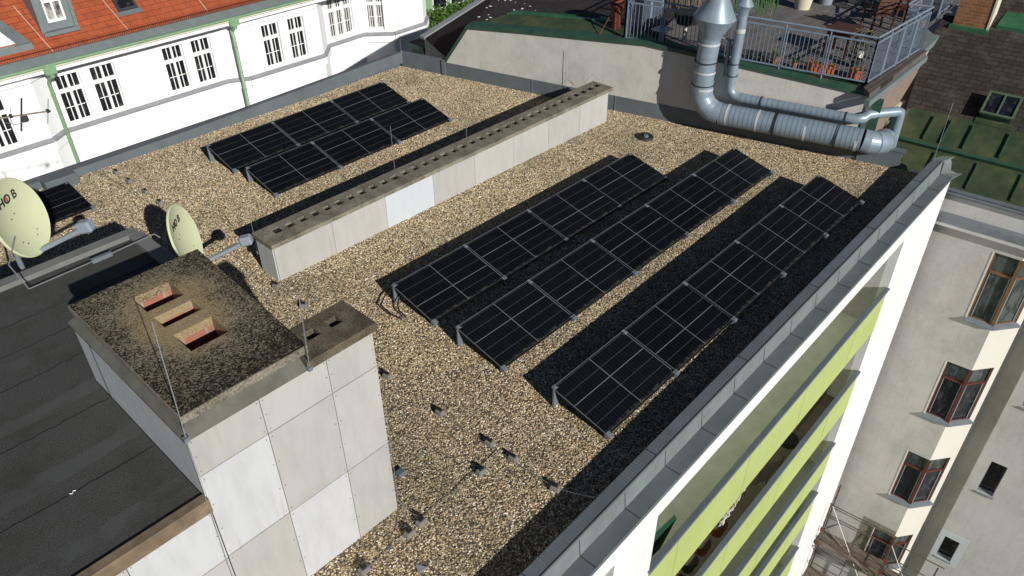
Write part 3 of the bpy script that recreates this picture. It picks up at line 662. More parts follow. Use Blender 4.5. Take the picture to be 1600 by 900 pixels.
wire([(5.07, 6.9, 1.9), (5.06, 6.9, .2), (5.1, 6.75, .06), (5.15, 6.56, .06)], 'conductor wire down the corner of the chimney block')
wire([(2.86, 6.93, 3.05), (2.85, 6.92, 2.3), (2.84, 6.90, 2.05), (2.83, 6.93, 1.2), (2.83, 6.93, 0)], 'conductor wire down the near face between stair house and chimney block')
wire([(2.99, 11.74, 2.36), (4.15, 11.76, 2.37), (4.75, 11.72, 2.42), (4.8, 11.66, 2.36)], 'white conductor wire held above the rim of the stair house roof', .009)
MB().box(3.84, 4.12, 11.73, 11.79, 2.34, 2.40).build('wire_clamp', M['galv'], bpy.data.objects[[o.name for o in bpy.data.objects if o.name.startswith('lightning_conductor')][-1]])
wire([(2.99, 11.74, 2.36), (2.95, 12.1, 2.6), (3.22, 12.5, 2.75)], 'short conductor wire looping up to the big dish pole', .009)
wire([(6.95, 13.245, .3), (7.3, 13.27, .62), (12, 13.27, .62), (16.5, 13.27, .66), (17.25, 13.3, .95), (17.3, 13.2, .8)], 'conductor wire along the back of the low flue wall', .005)
def foot(x, y, yw, label, tz=0):
    t = thing('conductor_foot', label, 'concrete block', group='small concrete feet of the lightning conductor', M=Matrix.Translation((x, y, GZ(x)+.015)) @ Matrix.Rotation(yw, 4, 'Z'))
    Mx = WM[t.name]; q = MB(); q.prism([(-.045, -.065, .08), (.045, -.065, .08), (.045, .065, .08), (-.045, .065, .08)], (0, 0, .085)); 
    for k, v in enumerate(q.v):
        if v[2] < .01: q.v[k] = (v[0]*1.2, v[1]*1.2, v[2])
    q.build('block', M['block'], t, Mx, bevel=.012)
    MB().box(-.02, .02, -.035, .035, .075, .11).build('holder', M['black'], t, Mx)
foot(6.65, 7.83, .1, 'concrete foot alone on open gravel right of the chimney block')
foot(6.72, 6.85, .15, 'concrete foot upper one of the close pair near the shade edge'); foot(6.74, 6.40, .1, 'concrete foot lower one of the close pair near the shade edge')
foot(6.26, 6.56, 1.5, 'concrete foot below the pair, turned crosswise'); foot(5.12, 6.53, 1.6, 'right one of two touching concrete feet by the chimney block corner')
foot(4.90, 6.51, 1.6, 'left one of two touching concrete feet by the chimney block corner'); foot(4.17, 6.51, 1.6, 'concrete foot at the lower photo edge on the gravel')
foot(6.74, 5.62, .3, 'concrete foot at the edge of the parapet shade with wire to the parapet'); foot(6.63, 9.05, .2, 'concrete foot close to the right face of the chimney block')
foot(6.81, 12.48, .3, 'concrete foot at the near corner of the low flue wall'); foot(6.80, 11.6, .7, 'concrete foot on the gravel just past the small low slab')
foot(6.82, 19.14, .1, 'concrete foot nearest the far left parapet'); foot(6.83, 18.51, .1, 'second concrete foot from the far left parapet'); foot(6.85, 17.74, .1, 'third concrete foot from the far left parapet'); foot(6.83, 17.04, .1, 'concrete foot just behind the edge-on dish')
tag(MB().prism([(4.60, 6.0, .015), (4.74, 5.98, .01), (4.66, 6.12, .015)], (0, 0, .02)).build('slate_shard', M['reflect_grey']), 'small purple grey shard lying on the gravel near the lower edge', 'debris')
tag(MB().box(5.42, 5.54, 7.32, 7.43, -.04, .04).build('grey_box', M['zinc'], bevel=.01), 'small blue grey metal box beside the chimney block wall', 'box')
cbx = thing('black_cable', 'black cables looping out from the near end of the back solar row', 'cable', (7.9, 10.4, 0))
MB().tube([(8.15, 10.5, .2), (7.95, 10.7, .06), (7.72, 10.55, .05), (7.68, 10.2, .04), (7.72, 9.98, .04)], .014, 6).build('loop', M['black'], cbx)
MB().tube([(8.1, 10.45, .15), (7.95, 10.35, .06), (7.84, 10.2, .05), (7.8, 9.95, .04)], .014, 6).build('loop', M['black'], cbx)
# roof drain
dr = thing('roof_drain', 'round black roof drain with a pale lid in the gravel', 'drain', (16.94, 11.3, 0))
MB().tube([(16.94, 11.3, -.16), (16.94, 11.3, -.08)], [.25, .20], 24).build('collar', M['black'], dr, smooth=True)
MB().tube([(16.90, 11.24, -.08), (16.90, 11.24, -.03)], [.07, .06], 16).build('lid', M['zinc'], dr, smooth=True)

# ------------------------------------------------------------------ concrete wall + terrace house behind
th = thing('terrace_house', 'house behind the roof with a bare rendered gable wall, green coping and roof terrace', 'building', BW @ Vector((8, 2, 0)))
gp = [(1.63, .25), (2.49, 1.44), (4.2, 1.56), (6.6, 1.70), (7.86, 1.78), (8.49, 1.74), (13.28, 1.46), (13.28, -.4), (1.63, -.4)]
MB().prism([(x, .0, z) for x, z in gp][::-1], (0, -.3, 0)).build('gable_wall', M['concrete_wall'], th, BW, fix=True)
q = MB(); cp = [(1.50, .18), (2.44, 1.47), (4.2, 1.60), (6.6, 1.75), (7.84, 1.83), (8.49, 1.79), (13.38, 1.51)]
for (a, c) in zip(cp, cp[1:]):
    q.prism([(a[0], -.05, a[1]+.03), (c[0], -.05, c[1]+.03), (c[0], .30, c[1]+.05), (a[0], .30, a[1]+.05)], (0, 0, .1))
q.build('coping', M['greenpaint'], th, BW)
q = MB(); q.box(13.285, 13.40, -.03, .1, -.3, 1.44); q.build('corner_post', M['zinc'], th, BW); q = MB(); q.box(13.40, 13.62, .0, .2, -.4, 1.36); q.build('corner_trim', M['greenpaint'], th, BW)
# old dark roof left of the terrace, falling to the north edge
c0 = BW @ Vector((2.5, .3, 1.50)); c1 = BW @ Vector((7.9, .3, 1.86)); c2 = BW @ Vector((1.55, .3, .22)); F0 = Vector((17.15, 19.9, .45)); F1 = Vector((20.6, 19.9, 1.22)); F2 = Vector((30, 19.9, 1.3)); G = Vector((30, 13.6, 2.05)); cm = BW @ Vector((5, .3, 1.67))
q = MB(); q.poly([F0, F1, c0]); q.poly([F0, c0, c2], False); q.poly([c0, F1, cm]); q.poly([cm, F1, F2, G]); q.poly([cm, G, (20, 12.7, 1.9), c1]); q.v = [tuple(v) for v in q.v]
q.build('old_roof', M['old_roof'], th)
q = MB(); q.bar(F0+Vector((-.05, .05, .02)), F1+Vector((0, .05, .03)), .22, .09); q.bar(F1+Vector((0, .05, .03)), F2+Vector((0, .05, .03)), .22, .09); q.build('edge_flashing', M['reflect_grey'], th)
q = MB(); q.poly([F0, (17.15, 19.9, -16), (30, 19.9, -16), F2, F1]); q.poly([F0, tuple(c2), (c2.x, c2.y, -16), (17.15, 19.9, -16)]); q.v = [tuple(v) for v in q.v]; q.build('north_wall', M['greenpaint'], th)
q = MB(); g_ = [(2.72, .3, 1.55), (4.2, .3, 1.66), (6.6, .3, 1.81), (7.85, .3, 1.89), (7.1, .95, 1.93), (5.9, .95, 1.90), (3.35, .95, 1.70)]; q.prism(g_, (0, 0, .03)); q.build('green_valley_sheet', M['green_roof'], th, BW)
q = MB(); q.prism([(3.3, .86, 1.72), (5.9, .86, 1.92), (7.1, .86, 1.95), (6.9, 1.1, 1.97), (5.9, 1.1, 1.95), (3.45, 1.1, 1.76)], (0, 0, .03)); q.build('green_strip', M['green_fresh'], th, BW)
q = MB(); nrm = (F1-cm).cross(c0-cm)                              # lichen spots lying on the roof plane c0-F1-cm
for k in range(60):
    u, v = sorted((R.random(), R.random())); p = c0*u+F1*(v-u)+cm*(1-v) if k % 2 else cm*u+F1*(v-u)+Vector((21.5, 14.5, cm.z+(F1.z-cm.z)*.15))*(1-v)
    s_ = R.uniform(.008, .035); q.box(p.x-s_, p.x+s_, p.y-s_, p.y+s_, p.z-.03, p.z+.015)
q.build('lichen_spot', M['white'], th)['kind'] = 'stuff'

# deck
DZ = 1.65
dk = [(8.0, .30), (13.0, .30)]
A = BW @ Vector((7.6, .3, DZ)); Bp = BW @ Vector((13.3, .3, DZ))
DF = frame((19.3, 6.5, DZ), (1, .03, 0), (-.03, 1, 0))
MB().poly([(Bp.x, Bp.y, DZ), (22.75, 6.93, DZ), (22.75, 7.6, DZ), (34, 7.9, DZ), (34, 17, DZ), (20, 14.4, DZ), (A.x, A.y, DZ)]).build('deck', M['deck'], th)
q = MB(); q.prism([(18.98, 6.80, DZ+.01), (22.72, 6.87, DZ+.01), (22.72, 7.12, DZ+.01), (19.25, 7.06, DZ+.01)], (0, 0, .12)); q.build('deck_edge', M['deck_y'], th)
q = MB(); q.prism([(18.93, 6.73, 1.51), (22.8, 6.83, 1.51), (22.8, 6.93, 1.51), (18.93, 6.85, 1.51)], (0, 0, .15)); q.build('fascia', M['zinc_light'], th)
q = MB(); q.prism([(22.72, 6.95, 1.62), (27.5, 7.35, 1.66), (27.5, 7.7, 1.66), (22.72, 7.4, 1.62)], (0, 0, .18)); q.build('fascia', M['zinc_light'], th)
q = MB(); q.prism([(22.72, 7.0, 1.44), (27.5, 7.4, 1.48), (27.5, 7.6, 1.48), (22.72, 7.2, 1.44)], (0, 0, 1.6)); q.build('cream_wall', M['clay_cream'], th)
q = MB(); q.prism([(19.40, 6.98, 1.35), (22.95, 7.0, 1.35), (22.95, 9, 1.35), (19.40, 9, 1.35)], (0, 0, 6)); q.build('side_wall', M['rough_brown'], th)
wf = MB(); wf.box(21.45, 22.45, 6.93, 6.98, -1.3, .1)
MB().box(21.3, 22.3, 6.90, 6.98, .32, .44).build('window_lintel', M['clay_cream'], th)
wo = wf.build('window', M['gutter_green'], th); MB().box(21.52, 22.38, 6.915, 6.93, -1.22, .03).build('pane', M['glass'], wo)
# small green balcony box left of the gable
gb = thing('green_balcony', 'small dark green balcony box with thin railing in the shade behind the roof corner', 'balcony', (17.8, 20.6, -4))
MB().box(17.35, 18.15, 20.2, 20.8, -4, -.05).build('box', M['greenpaint'], gb)
MB().box(17.25, 18.25, 20.1, 20.9, -.05, .08).build('cornice', M['greenpaint'], gb)
q = MB()
for k in range(9): x = 17.25+k*.125; q.bar((x, 20.12, .08), (x, 20.0, .42), .012, .012)
q.bar((17.15, 19.98, .42), (18.45, 19.98, .42), .025, .025); q.bar((17.15, 20.05, .25), (18.45, 20.05, .25), .015, .015); q.build('railing', M['greenpaint'], gb)

# railing of the terrace
rl = thing('terrace_railing', 'blue grey metal railing of vertical bars around the roof terrace', 'railing', BW @ Vector((13.1, .25, DZ)))
def rail_run(P0, P1, npan, h=1.02, zb=DZ, bars=9, z0=None):
    P0 = Vector(P0); P1 = Vector(P1); L_ = (P1-P0).length; t_ = (P1-P0)/L_
    MB().tube([P0+Vector((0, 0, h+.06)), P1+Vector((0, 0, h+.06))], .024, 8).build('handrail', M['rail'], rl, smooth=True)
    for i in range(npan+1):
        p = P0+t_*(L_*i/npan)
        q = MB(); q.bar(p+Vector((0, 0, -.12)), p+Vector((0, 0, h+.05)), .014, .05); q.build('post', M['rail'], rl)
    for i in range(npan):
        a = P0+t_*(L_*i/npan+.05); c = P0+t_*(L_*(i+1)/npan-.05); q = MB()
        q.bar(a+Vector((0, 0, h-.06)), c+Vector((0, 0, h-.06)), .03, .03); q.bar(a+Vector((0, 0, .06)), c+Vector((0, 0, .06)), .03, .03)
        q.bar(a+Vector((0, 0, .04)), a+Vector((0, 0, h-.045)), .025, .03); q.bar(c+Vector((0, 0, .04)), c+Vector((0, 0, h-.045)), .025, .03)
        for k in range(1, bars): p = a+(c-a)*k/bars; q.bar(p+Vector((0, 0, .07)), p+Vector((0, 0, h-.07)), .012, .012)
        q.build('panel', M['rail'], rl)
c13 = BW @ Vector((13.15, .12, DZ)); c72 = BW @ Vector((7.15, .12, DZ+.12))
c13.z = DZ; 
rail_run(c72, c13, 6)
cE = Vector((22.65, 7.02, DZ)); rail_run(c13, cE, 4, bars=9)
cF = Vector((22.45, 7.55, DZ)); cG = Vector((27.0, 7.75, DZ)); rail_run(cE, cF, 1, bars=4); rail_run(cF, cG, 4)
cL = Vector((21.0, 13.8, DZ)); rail_run(c72, Vector((20.3, 13.3, DZ+.1)), 3)

# things on the terrace
tb = thing('terrace_table', 'low brown wooden garden table on the grey terrace deck', 'table', (21.0, 8.4, DZ))
MB().box(20.62, 21.35, 8.1, 8.78, DZ+.62, DZ+.67).build('tabletop', M['teak'], tb, bevel=.005); MB().box(20.68, 21.29, 8.16, 8.72, DZ+.54, DZ+.62).build('apron', M['teak'], tb)
for x in (20.70, 21.27):
    for y in (8.18, 8.70): MB().box(x-.03, x+.03, y-.03, y+.03, DZ, DZ+.55).build('leg', M['teak'], tb)
tag(MB().box(20.9, 21.1, 7.85, 7.98, DZ, DZ+.2).build('cushion', M['plaster_cream'], bevel=.04), 'pale cushion on the deck in front of the low wooden table', 'cushion')
def chair(x, y, yw, label, s=1.0):
    Mx = Matrix.Translation((x, y, DZ)) @ Matrix.Rotation(yw, 4, 'Z') @ Matrix.Scale(s, 4)
    t = thing('garden_chair', label, 'chair', group='wooden garden chairs', M=Mx)
    q = MB(); [q.box(-.25, .25, -.24+k*.085, -.175+k*.085, .42, .44) for k in range(6)]; q.build('seat', M['teak'], t, Mx)
    q = MB(); [q.bar((-.25, .27+.03*k, .55+k*.09), (.25, .27+.03*k, .55+k*.09), .015, .06) for k in range(5)]; q.build('backrest', M['teak'], t, Mx)
    for sx in (-1, 1):
        MB().bar((sx*.25, -.24, 0), (sx*.25, -.24, .62), .04, .04).build('leg', M['teak'], t, Mx); MB().bar((sx*.25, .24, 0), (sx*.25, .40, .98), .04, .04).build('leg', M['teak'], t, Mx)
        MB().bar((sx*.25, -.28, .63), (sx*.25, .3, .63), .05, .03).build('armrest', M['teak'], t, Mx)
chair(23.4, 8.5, 2.4, 'reddish brown slatted garden chair by the terrace corner', 1.1); chair(24.3, 8.4, -1.2, 'reddish brown slatted garden chair beyond the first one, by the side railing', 1.1)
def pot(x, y, z, r_, h, m, label, plant=None, mp=None, group='plant pots', n=60, ph=.3, pr=.2, name='flower_pot'):
    t = thing(name, label, 'flower pot', (x, y, z), group)
    q = MB(); q.tube([(x, y, z), (x, y, z+h*.85), (x, y, z+h*.85), (x, y, z+h)], [r_*.72, r_*.95, r_*1.06, r_*1.06], 16); q.build('pot', m, t, smooth=True)
    MB().tube([(x, y, z+h), (x, y, z+h+.004)], r_*.95, 14).build('soil', M['bark'], t)
    if mp:
        q = MB()
        for k in range(n):
            a = R.uniform(0, 6.28); u = R.random()**.5*pr; hh = R.uniform(.1, 1)*ph; p = Vector((x+u*math.cos(a), y+u*math.sin(a), z+h+hh)); s_ = R.uniform(.02, .045)
            d_ = Vector((R.uniform(-1, 1), R.uniform(-1, 1), R.uniform(-.3, 1))).normalized(); e = d_.orthogonal().normalized()
            q.poly([p-e*s_*.5, p+d_*s_, p+e*s_*.5, p-d_*s_])
        for k in range(8):
            a = R.uniform(0, 6.28); q.bar((x, y, z+h), (x+pr*.7*math.cos(a), y+pr*.7*math.sin(a), z+h+ph*R.uniform(.5, 1)), .008, .008)
        q.build('plant', mp, t)
    return t
def trough(P, t_, L_, label, m='terracotta'):
    t = thing('planter_box', label, 'planter', P, 'terracotta planter boxes')
    P = Vector(P); Mx = frame(P, t_, Vector((0, 0, 1)).cross(Vector(t_)))
    q = MB(); q.grid(-L_/2, L_/2, -.1, .1, [(-L_/2+.02, L_/2-.02, -.08, .08)], .2, .0, 'xy'); q.box(-L_/2-.015, L_/2+.015, -.115, -.1, .16, .21); q.box(-L_/2-.015, L_/2+.015, .1, .115, .16, .21); q.build('box', M[m], t, Mx)
    MB().box(-L_/2+.02, L_/2-.02, -.08, .08, 0, .16).build('soil', M['bark'], t, Mx)
    q = MB()
    for k in range(26):
        p = Vector((R.uniform(-L_/2, L_/2), R.uniform(-.08, .08), .17+R.random()*.14)); s_ = R.uniform(.02, .05); d_ = Vector((R.uniform(-1, 1), R.uniform(-1, 1), R.uniform(0, 1))).normalized(); e = d_.orthogonal().normalized()
        q.poly([p-e*s_*.4, p+d_*s_, p+e*s_*.4, p-d_*s_])
    q.build('plant', M['leaf'], t, Mx)
bw = lambda s, y, z: tuple(BW @ Vector((s, y, z)))
trough(bw(12.05, .42, DZ), bt, .62, 'long terracotta planter box behind the railing near the terrace corner')
trough(bw(12.83, .45, DZ), bt, .3, 'short terracotta planter box in the terrace corner')
x, y, z = bw(11.0, .45, DZ); pot(x, y, z, .12, .22, M['terracotta_pale'], 'terracotta pot with yellowish plant behind the middle of the railing', 1, M['leaf_olive'], n=90, ph=.22)
x, y, z = bw(11.45, .45, DZ); pot(x, y, z, .08, .15, M['terracotta_pale'], 'small pot between the planter box and the yellowish plant', 1, M['leaf'], n=40, ph=.15, pr=.1)
x, y, z = bw(10.6, .45, DZ); pot(x, y, z, .09, .16, M['bark'], 'small dark pot behind the railing right of the thin duct', 1, M['leaf'], n=30, ph=.1, pr=.1)
x, y, z = bw(9.98, .5, DZ); pot(x, y, z, .13, .3, M['terracotta'], 'terracotta pot seen between the two ducts', 1, M['leaf'], n=30, ph=.2)
pot(20.35, 7.75, DZ, .14, .2, M['anthracite'], 'dark pot with tall yellow green plant in the terrace corner', 1, M['leaf_olive'], n=160, ph=.75, pr=.26)
pot(24.9, 10.6, DZ, .26, .5, M['plastic_grey'], 'large pale blue tub at the back of the terrace'); pot(24.0, 10.9, DZ, .3, .5, M['clay_cream'], 'large beige tub left of the blue tub'); pot(25.6, 10.0, DZ, .26, .45, M['clay_cream'], 'beige tub right of the blue tub')
pot(25.3, 7.95, DZ, .15, .25, M['terracotta_pale'], 'terracotta pot behind the far stretch of railing', 1, M['leaf'], n=40)
pot(24.6, 7.5+.2, DZ, .13, .2, M['terracotta_pale'], 'small terracotta pot by the railing jog')
def bush(name, label, cat, c, r_, n, m, leaf=.05, trunk=None, squash=1):
    t = thing(name, label, cat, (c[0], c[1], trunk if trunk is not None else c[2]-r_))
    q = MB(); cl = [(Vector((R.gauss(0, .45), R.gauss(0, .45), R.gauss(0, .4)*squash))*r_, R.uniform(.25, .5)*r_) for _ in range(22)]
    for k in range(n):
        cc, cr = R.choice(cl); d_ = Vector((R.gauss(0, 1), R.gauss(0, 1), R.gauss(0, 1))).normalized(); p = Vector(c)+cc+d_*cr*R.random()**.4
        s_ = leaf*R.uniform(.6, 1.3); a = Vector((R.gauss(0, 1), R.gauss(0, 1), R.gauss(0, 1))).normalized(); e = a.orthogonal().normalized()
        q.poly([p-e*s_*.45, p+a*s_, p+e*s_*.45, p-a*s_])
    q.build('foliage', m, t)
    z0 = trunk if trunk is not None else c[2]-r_
    q = MB()
    for cc, cr in cl[:9]: q.tube([(c[0], c[1], z0), (c[0]+cc.x*.3, c[1]+cc.y*.3, c[2]-r_*.3), tuple(Vector(c)+cc)], [.03, .018, .006], 5)
    q.build('stem', M['bark'], t)
bush('potted_shrub', 'olive green leafy shrub above the terrace chairs', 'shrub', (25.3, 9.4, 2.45), .55, 1500, M['leaf_olive'], .05, DZ)
# sun screen of reeds, black tub, chair frames at the left part of the terrace
rs_ = thing('reed_screen', 'hanging screen of brown and green reeds at the left end of the terrace', 'screen', (21.0, 12.0, DZ))
for k in range(70):
    u = k/70; x = 20.6+u*1.6; y = 13.4-u*2.6; zt = 2.85+R.uniform(-.1, .1); q = MB(); q.bar((x, y, DZ+R.uniform(0, .5)), (x+R.uniform(-.12, .12), y+R.uniform(-.1, .1), zt+.4), .03, .012)
    q.build('reed', M['reed_green'] if (k > 42 and R.random() < .7) or R.random() < .15 else M['reed'], rs_)
bx = thing('black_tub', 'wide black planting tub among the reeds behind the railing', 'planter', bw(8.5, 1.0, DZ))
MB().tube([bw(8.5, 1.0, 2.15), bw(8.5, 1.0, 2.42)], [.27, .36], 16).build('tub', M['black'], bx, smooth=True); MB().tube([bw(8.5, 1.0, DZ), bw(8.5, 1.0, 2.15)], .05, 8).build('stand', M['branch'], bx)
dc = thing('folding_chair', 'dark folding chair with white cloth behind the left end of the railing', 'chair', bw(7.9, .8, DZ))
MB().bar(bw(7.7, .5, DZ), bw(8.2, 1.0, 2.3), .03, .03).build('leg', M['anthracite'], dc); MB().bar(bw(8.2, .5, DZ), bw(7.7, 1.0, 2.3), .03, .03).build('leg', M['anthracite'], dc)
MB().box(-.22, .22, -.2, .2, 0, .03, Matrix.Translation(bw(7.95, .75, DZ+.32))).build('seat', M['white'], dc)
# rusty vent pipe on the coping
vp = thing('vent_pipe', 'rusty red brown vent pipe with flared cap beside the left end of the railing', 'vent pipe', bw(6.72, .6, 1.7))
MB().tube([bw(6.72, .6, 1.7), bw(6.72, .6, 2.2), bw(6.72, .6, 2.35), bw(6.72, .6, 2.42), bw(6.72, .6, 2.5)], [.13, .11, .10, .17, .19], 14).build('pipe', M['rust'], vp, smooth=True)
MB().tube([bw(6.72, .6, 2.56), bw(6.72, .6, 2.66)], [.2, .05], 14).build('cap', M['rust'], vp)
q = MB()
for a in (0, 2.1, 4.2): q.bar(bw(6.72+.1*math.cos(a), .6+.1*math.sin(a), 2.4), bw(6.72+.55*math.cos(a), .6+.55*math.sin(a), 1.78), .02, .02)
split(q, 'strut', M['rust'], vp)

# ------------------------------------------------------------------ ventilation ducts
def ribbed(path, r_, pitch, m, parent, name='duct_section'):
    """spiral-seam duct: fine raised rings along straight runs"""
    q = MB(); q.tube(path, r_, 28, caps=False); q.build(name, m, parent, smooth=True)
    q = MB()
    for a, c in zip(path, path[1:]):
        a = Vector(a); c = Vector(c); L_ = (c-a).length; t_ = (c-a)/L_; k = pitch*.5
        while k < L_: q.tube([a+t_*(k-.004), a+t_*(k+.004)], r_+.004, 28, caps=False); k += pitch
    q.build('seam_ring', M['galv_dark'], parent)
M['galv_dark'] = basic('seam_steel', (.12, .15, .19), .5, .1)
M['duct'] = basic('duct_steel', (.245, .31, .365), .42, .2, .10, 5, .03, 12)
M['tape'] = basic('aluminium_tape', (.55, .57, .59), .35, .15, .12, 20, .3, 40)
def arc(c, r_, u, v, a0, a1, n): return [tuple(Vector(c)+Vector(u)*r_*math.cos(a0+(a1-a0)*k/n)+Vector(v)*r_*math.sin(a0+(a1-a0)*k/n)) for k in range(n+1)]
D1 = thing('ventilation_duct', 'thick galvanised ventilation duct with a cone, bending along the rear wall', 'duct', bw(9.5, -.35, .3), 'galvanised ducts')
yo = -.36; r1 = .265; zc = .47
V = lambda s, z, y=yo: Vector(bw(s, y, z))
ribbed([V(9.5, 1.28), V(9.5, 1.62)], r1-.01, .5, M['duct'], D1); ribbed([V(9.5, 1.62), V(9.53, 2.40)], r1-.015, .5, M['duct'], D1)
el_ = arc((9.5+.55, yo, zc+.55+.02), .55, (-1, 0, 0), (0, 0, -1), 0, math.pi/2, 4)
MB().tube([tuple(V(9.5, 1.3))]+[bw(*p) for p in el_], r1, 28, caps=False).build('elbow', M['duct'], D1, smooth=False)
for p0, p1 in zip(el_, el_[1:]):
    pass
ribbed([V(10.05, zc+.02), V(13.42, zc+.05)], r1, .115, M['duct'], D1)
for s_ in (10.25, 11.0, 12.15, 13.32): MB().tube([V(s_-.03, zc+.03), V(s_+.03, zc+.03)], r1+.006, 28, caps=False).build('tape_band', M['tape'], D1, smooth=True)
for s_ in (11.42, 12.85):
    MB().tube([V(s_-.03, zc+.03), V(s_-.012, zc+.03)], r1+.02, 28).build('clamp_ring', M['anthracite'], D1); MB().tube([V(s_+.012, zc+.03), V(s_+.03, zc+.03)], r1+.02, 28).build('clamp_ring', M['anthracite'], D1)
    pass
for z_ in (1.18, 1.75): MB().tube([V(9.5, z_-.012), V(9.5, z_+.012)], r1+.02, 28).build('clamp_ring', M['anthracite'], D1)
for z_ in (1.08, 1.50, 2.2): MB().tube([V(9.51, z_-.03), V(9.51, z_+.03)], r1+.002, 28, caps=False).build('tape_band', M['tape'], D1, smooth=True)
MB().tube([V(9.53, 2.34), V(9.54, 2.42), V(9.56, 2.82)], [r1-.01, r1+.01, .50], 32, caps=False).build('cone_lower', M['duct'], D1, smooth=True)
MB().tube([V(9.56, 2.82), V(9.585, 3.22), V(9.6, 4.2)], [.505, .27, .27], 32).build('cone_upper', M['duct'], D1, smooth=True)
e0 = V(13.42, zc+.05); dx = Vector(BW.to_3x3() @ Vector((1, 0, 0))); dy = Vector(BW.to_3x3() @ Vector((0, 1, 0)))
pth = [e0]; 
for k in range(1, 6): a = k/5*math.pi/2; pth.append(e0+dx*(.44*math.sin(a))+dy*(.44*(1-math.cos(a)))-Vector((0, 0, .10*k/5)))
pth += [pth[-1]+dy*.15-Vector((0, 0, .2)), pth[-1]+dy*.25-Vector((0, 0, .6)), pth[-1]+dy*.27-Vector((0, 0, 3))]
MB().tube(pth, r1, 28).build('end_elbow', M['duct'], D1, smooth=False)
q = MB()
for k in (0, 2, 4, 5): p = pth[k]; d_ = (pth[k+1]-pth[k]).normalized(); q.tube([p-d_*.006, p+d_*.006], r1+.008, 28, caps=False)
q.build('elbow_seam', M['anthracite'], D1)
D2 = thing('ventilation_duct', 'thin galvanised duct running parallel above the thick one', 'duct', bw(10.15, -.2, .9), 'galvanised ducts')
r2 = .115; y2 = -.2; z2 = .93
V2 = lambda s, z: Vector(bw(s, y2, z))
el2 = arc((10.15+.25, y2, z2+.25), .25, (-1, 0, 0), (0, 0, -1), 0, math.pi/2, 4)
MB().tube([V2(10.17, 3.0), V2(10.15, 1.2)]+[bw(*p) for p in el2], r2-.005, 20, caps=False).build('duct_section', M['duct'], D2, smooth=True)
ribbed([V2(10.4, z2), V2(12.95, z2)], r2, .13, M['duct'], D2)
MB().tube([V2(10.17, 2.9), V2(10.17, 3.02), V2(10.18, 3.14), V2(10.19, 3.3)], [r2, r2+.01, .2, .09], 20).build('cone', M['duct'], D2, smooth=True)
for s_ in (10.95, 12.93): MB().tube([V2(s_-.015, z2), V2(s_+.015, z2)], r2+.015, 20).build('clamp_ring', M['anthracite'], D2)
for z_ in (1.45, 1.75): MB().tube([V2(10.15, z_-.01), V2(10.15, z_+.01)], r2+.02, 20).build('clamp_ring', M['anthracite'], D2)
MB().tube([V2(10.17, 2.5), V2(10.17, 2.6)], r2+.004, 20, caps=False).build('tape_band', M['tape'], D2, smooth=True)
g0 = V2(12.95, z2); pp = [g0, g0+dx*.22, g0+dx*.36+dy*.06+Vector((0, 0, .03)), g0+dx*.44+dy*.22+Vector((0, 0, .08)), Vector((19.78, 6.34, 1.10)), Vector((19.86, 6.30, 1.06)), Vector((19.89, 6.29, .95)), Vector((19.89, 6.27, .1))]
MB().tube(pp, r2-.003, 20).build('end_bend', M['duct'], D2, smooth=True)
sq = thing('duct_prop', 'grey square steel prop between the two ducts in front of the concrete wall', 'prop', bw(9.98, -.1, 1.1))
MB().bar(bw(9.95, -.1, 1.35), bw(9.93, -.1, 2.25), .07, .07).build('post', M['zinc_light'], sq); MB().bar(bw(9.95, -.1, 2.25), bw(9.6, -.2, 2.35), .04, .04).build('brace', M['zinc_light'], sq); MB().bar(bw(9.95, -.1, 2.25), bw(10.2, -.1, 2.3), .04, .04).build('brace', M['zinc_light'], sq)

# ------------------------------------------------------------------ tenement on the right
tn = thing('tenement_house', 'old tenement with grey rendered wall, green sheet roof edge and dark shingle roof', 'building', RW @ Vector((1, 1, -16)))
hol = []
wins = [(1.10, -3.78, -1.82), (1.02, -7.2, -5.27), (.95, -10.7, -8.74), (.90, -13.9, -12.33)]
AX = 1.67
for i, (xa, z0, z1) in enumerate(wins): hol.append((1.08, AX, z0, z1))
MB().grid(-3.2, AX, -16, -1.4, hol, 0, .12).build('wall', M['plaster'], tn, RW)
MB().box(-3.2, 8, .0, .35, -1.2, -.55).build('upper_wall', M['plaster_light'], tn, RW)
MB().box(-3.2, 8, -.22, .2, -1.34, -1.16).build('cornice', M['sill'], tn, RW, bevel=.01); MB().box(-3.2, 8, -.20, .2, -1.44, -1.342).build('cornice_soffit', M['plaster_light'], tn, RW)
# chamfered corner: from (AX,0) going back at ~48 degrees
ch = Vector((.5, .55, 0)).normalized(); CF = frame(RW @ Vector((AX, 0, 0)), RW.to_3x3() @ ch, RW.to_3x3() @ Vector((-ch.y, ch.x, 0)))
ch_h = [(.0, .66, z0, z1) for (_, z0, z1) in wins]
MB().grid(0, .94, -16, -1.4, ch_h, 0, .1).build('corner_wall', M['plaster_cream'], tn, CF)
e_ = RW.inverted() @ (CF @ Vector((.94, 0, 0)))
MB().box(e_.x-.02, 5.2, e_.y, e_.y+.2, -16, -1.4).build('recess_wall', M['plaster'], tn, RW)
MB().grid(2.72, 9, -16, -1.4, [(3.03, 3.44, -9.46, -8.23), (2.88, 3.3, -12.68, -11.72), (3.03, 3.44, -6.1, -4.9)], .45, .65).build('wing_wall', M['plaster_light'], tn, RW)
MB().box(2.72, 2.9, .65, 1.4, -16, -1.4).build('wing_return', M['plaster_light'], tn, RW)
MB().box(1.0, 1.62, .3, .34, -16, -1.5).build('dark_interior', M['dark'], tn, RW); MB().box(2.95, 9, .8, .84, -16, -1.5).build('dark_interior', M['dark'], tn, RW)
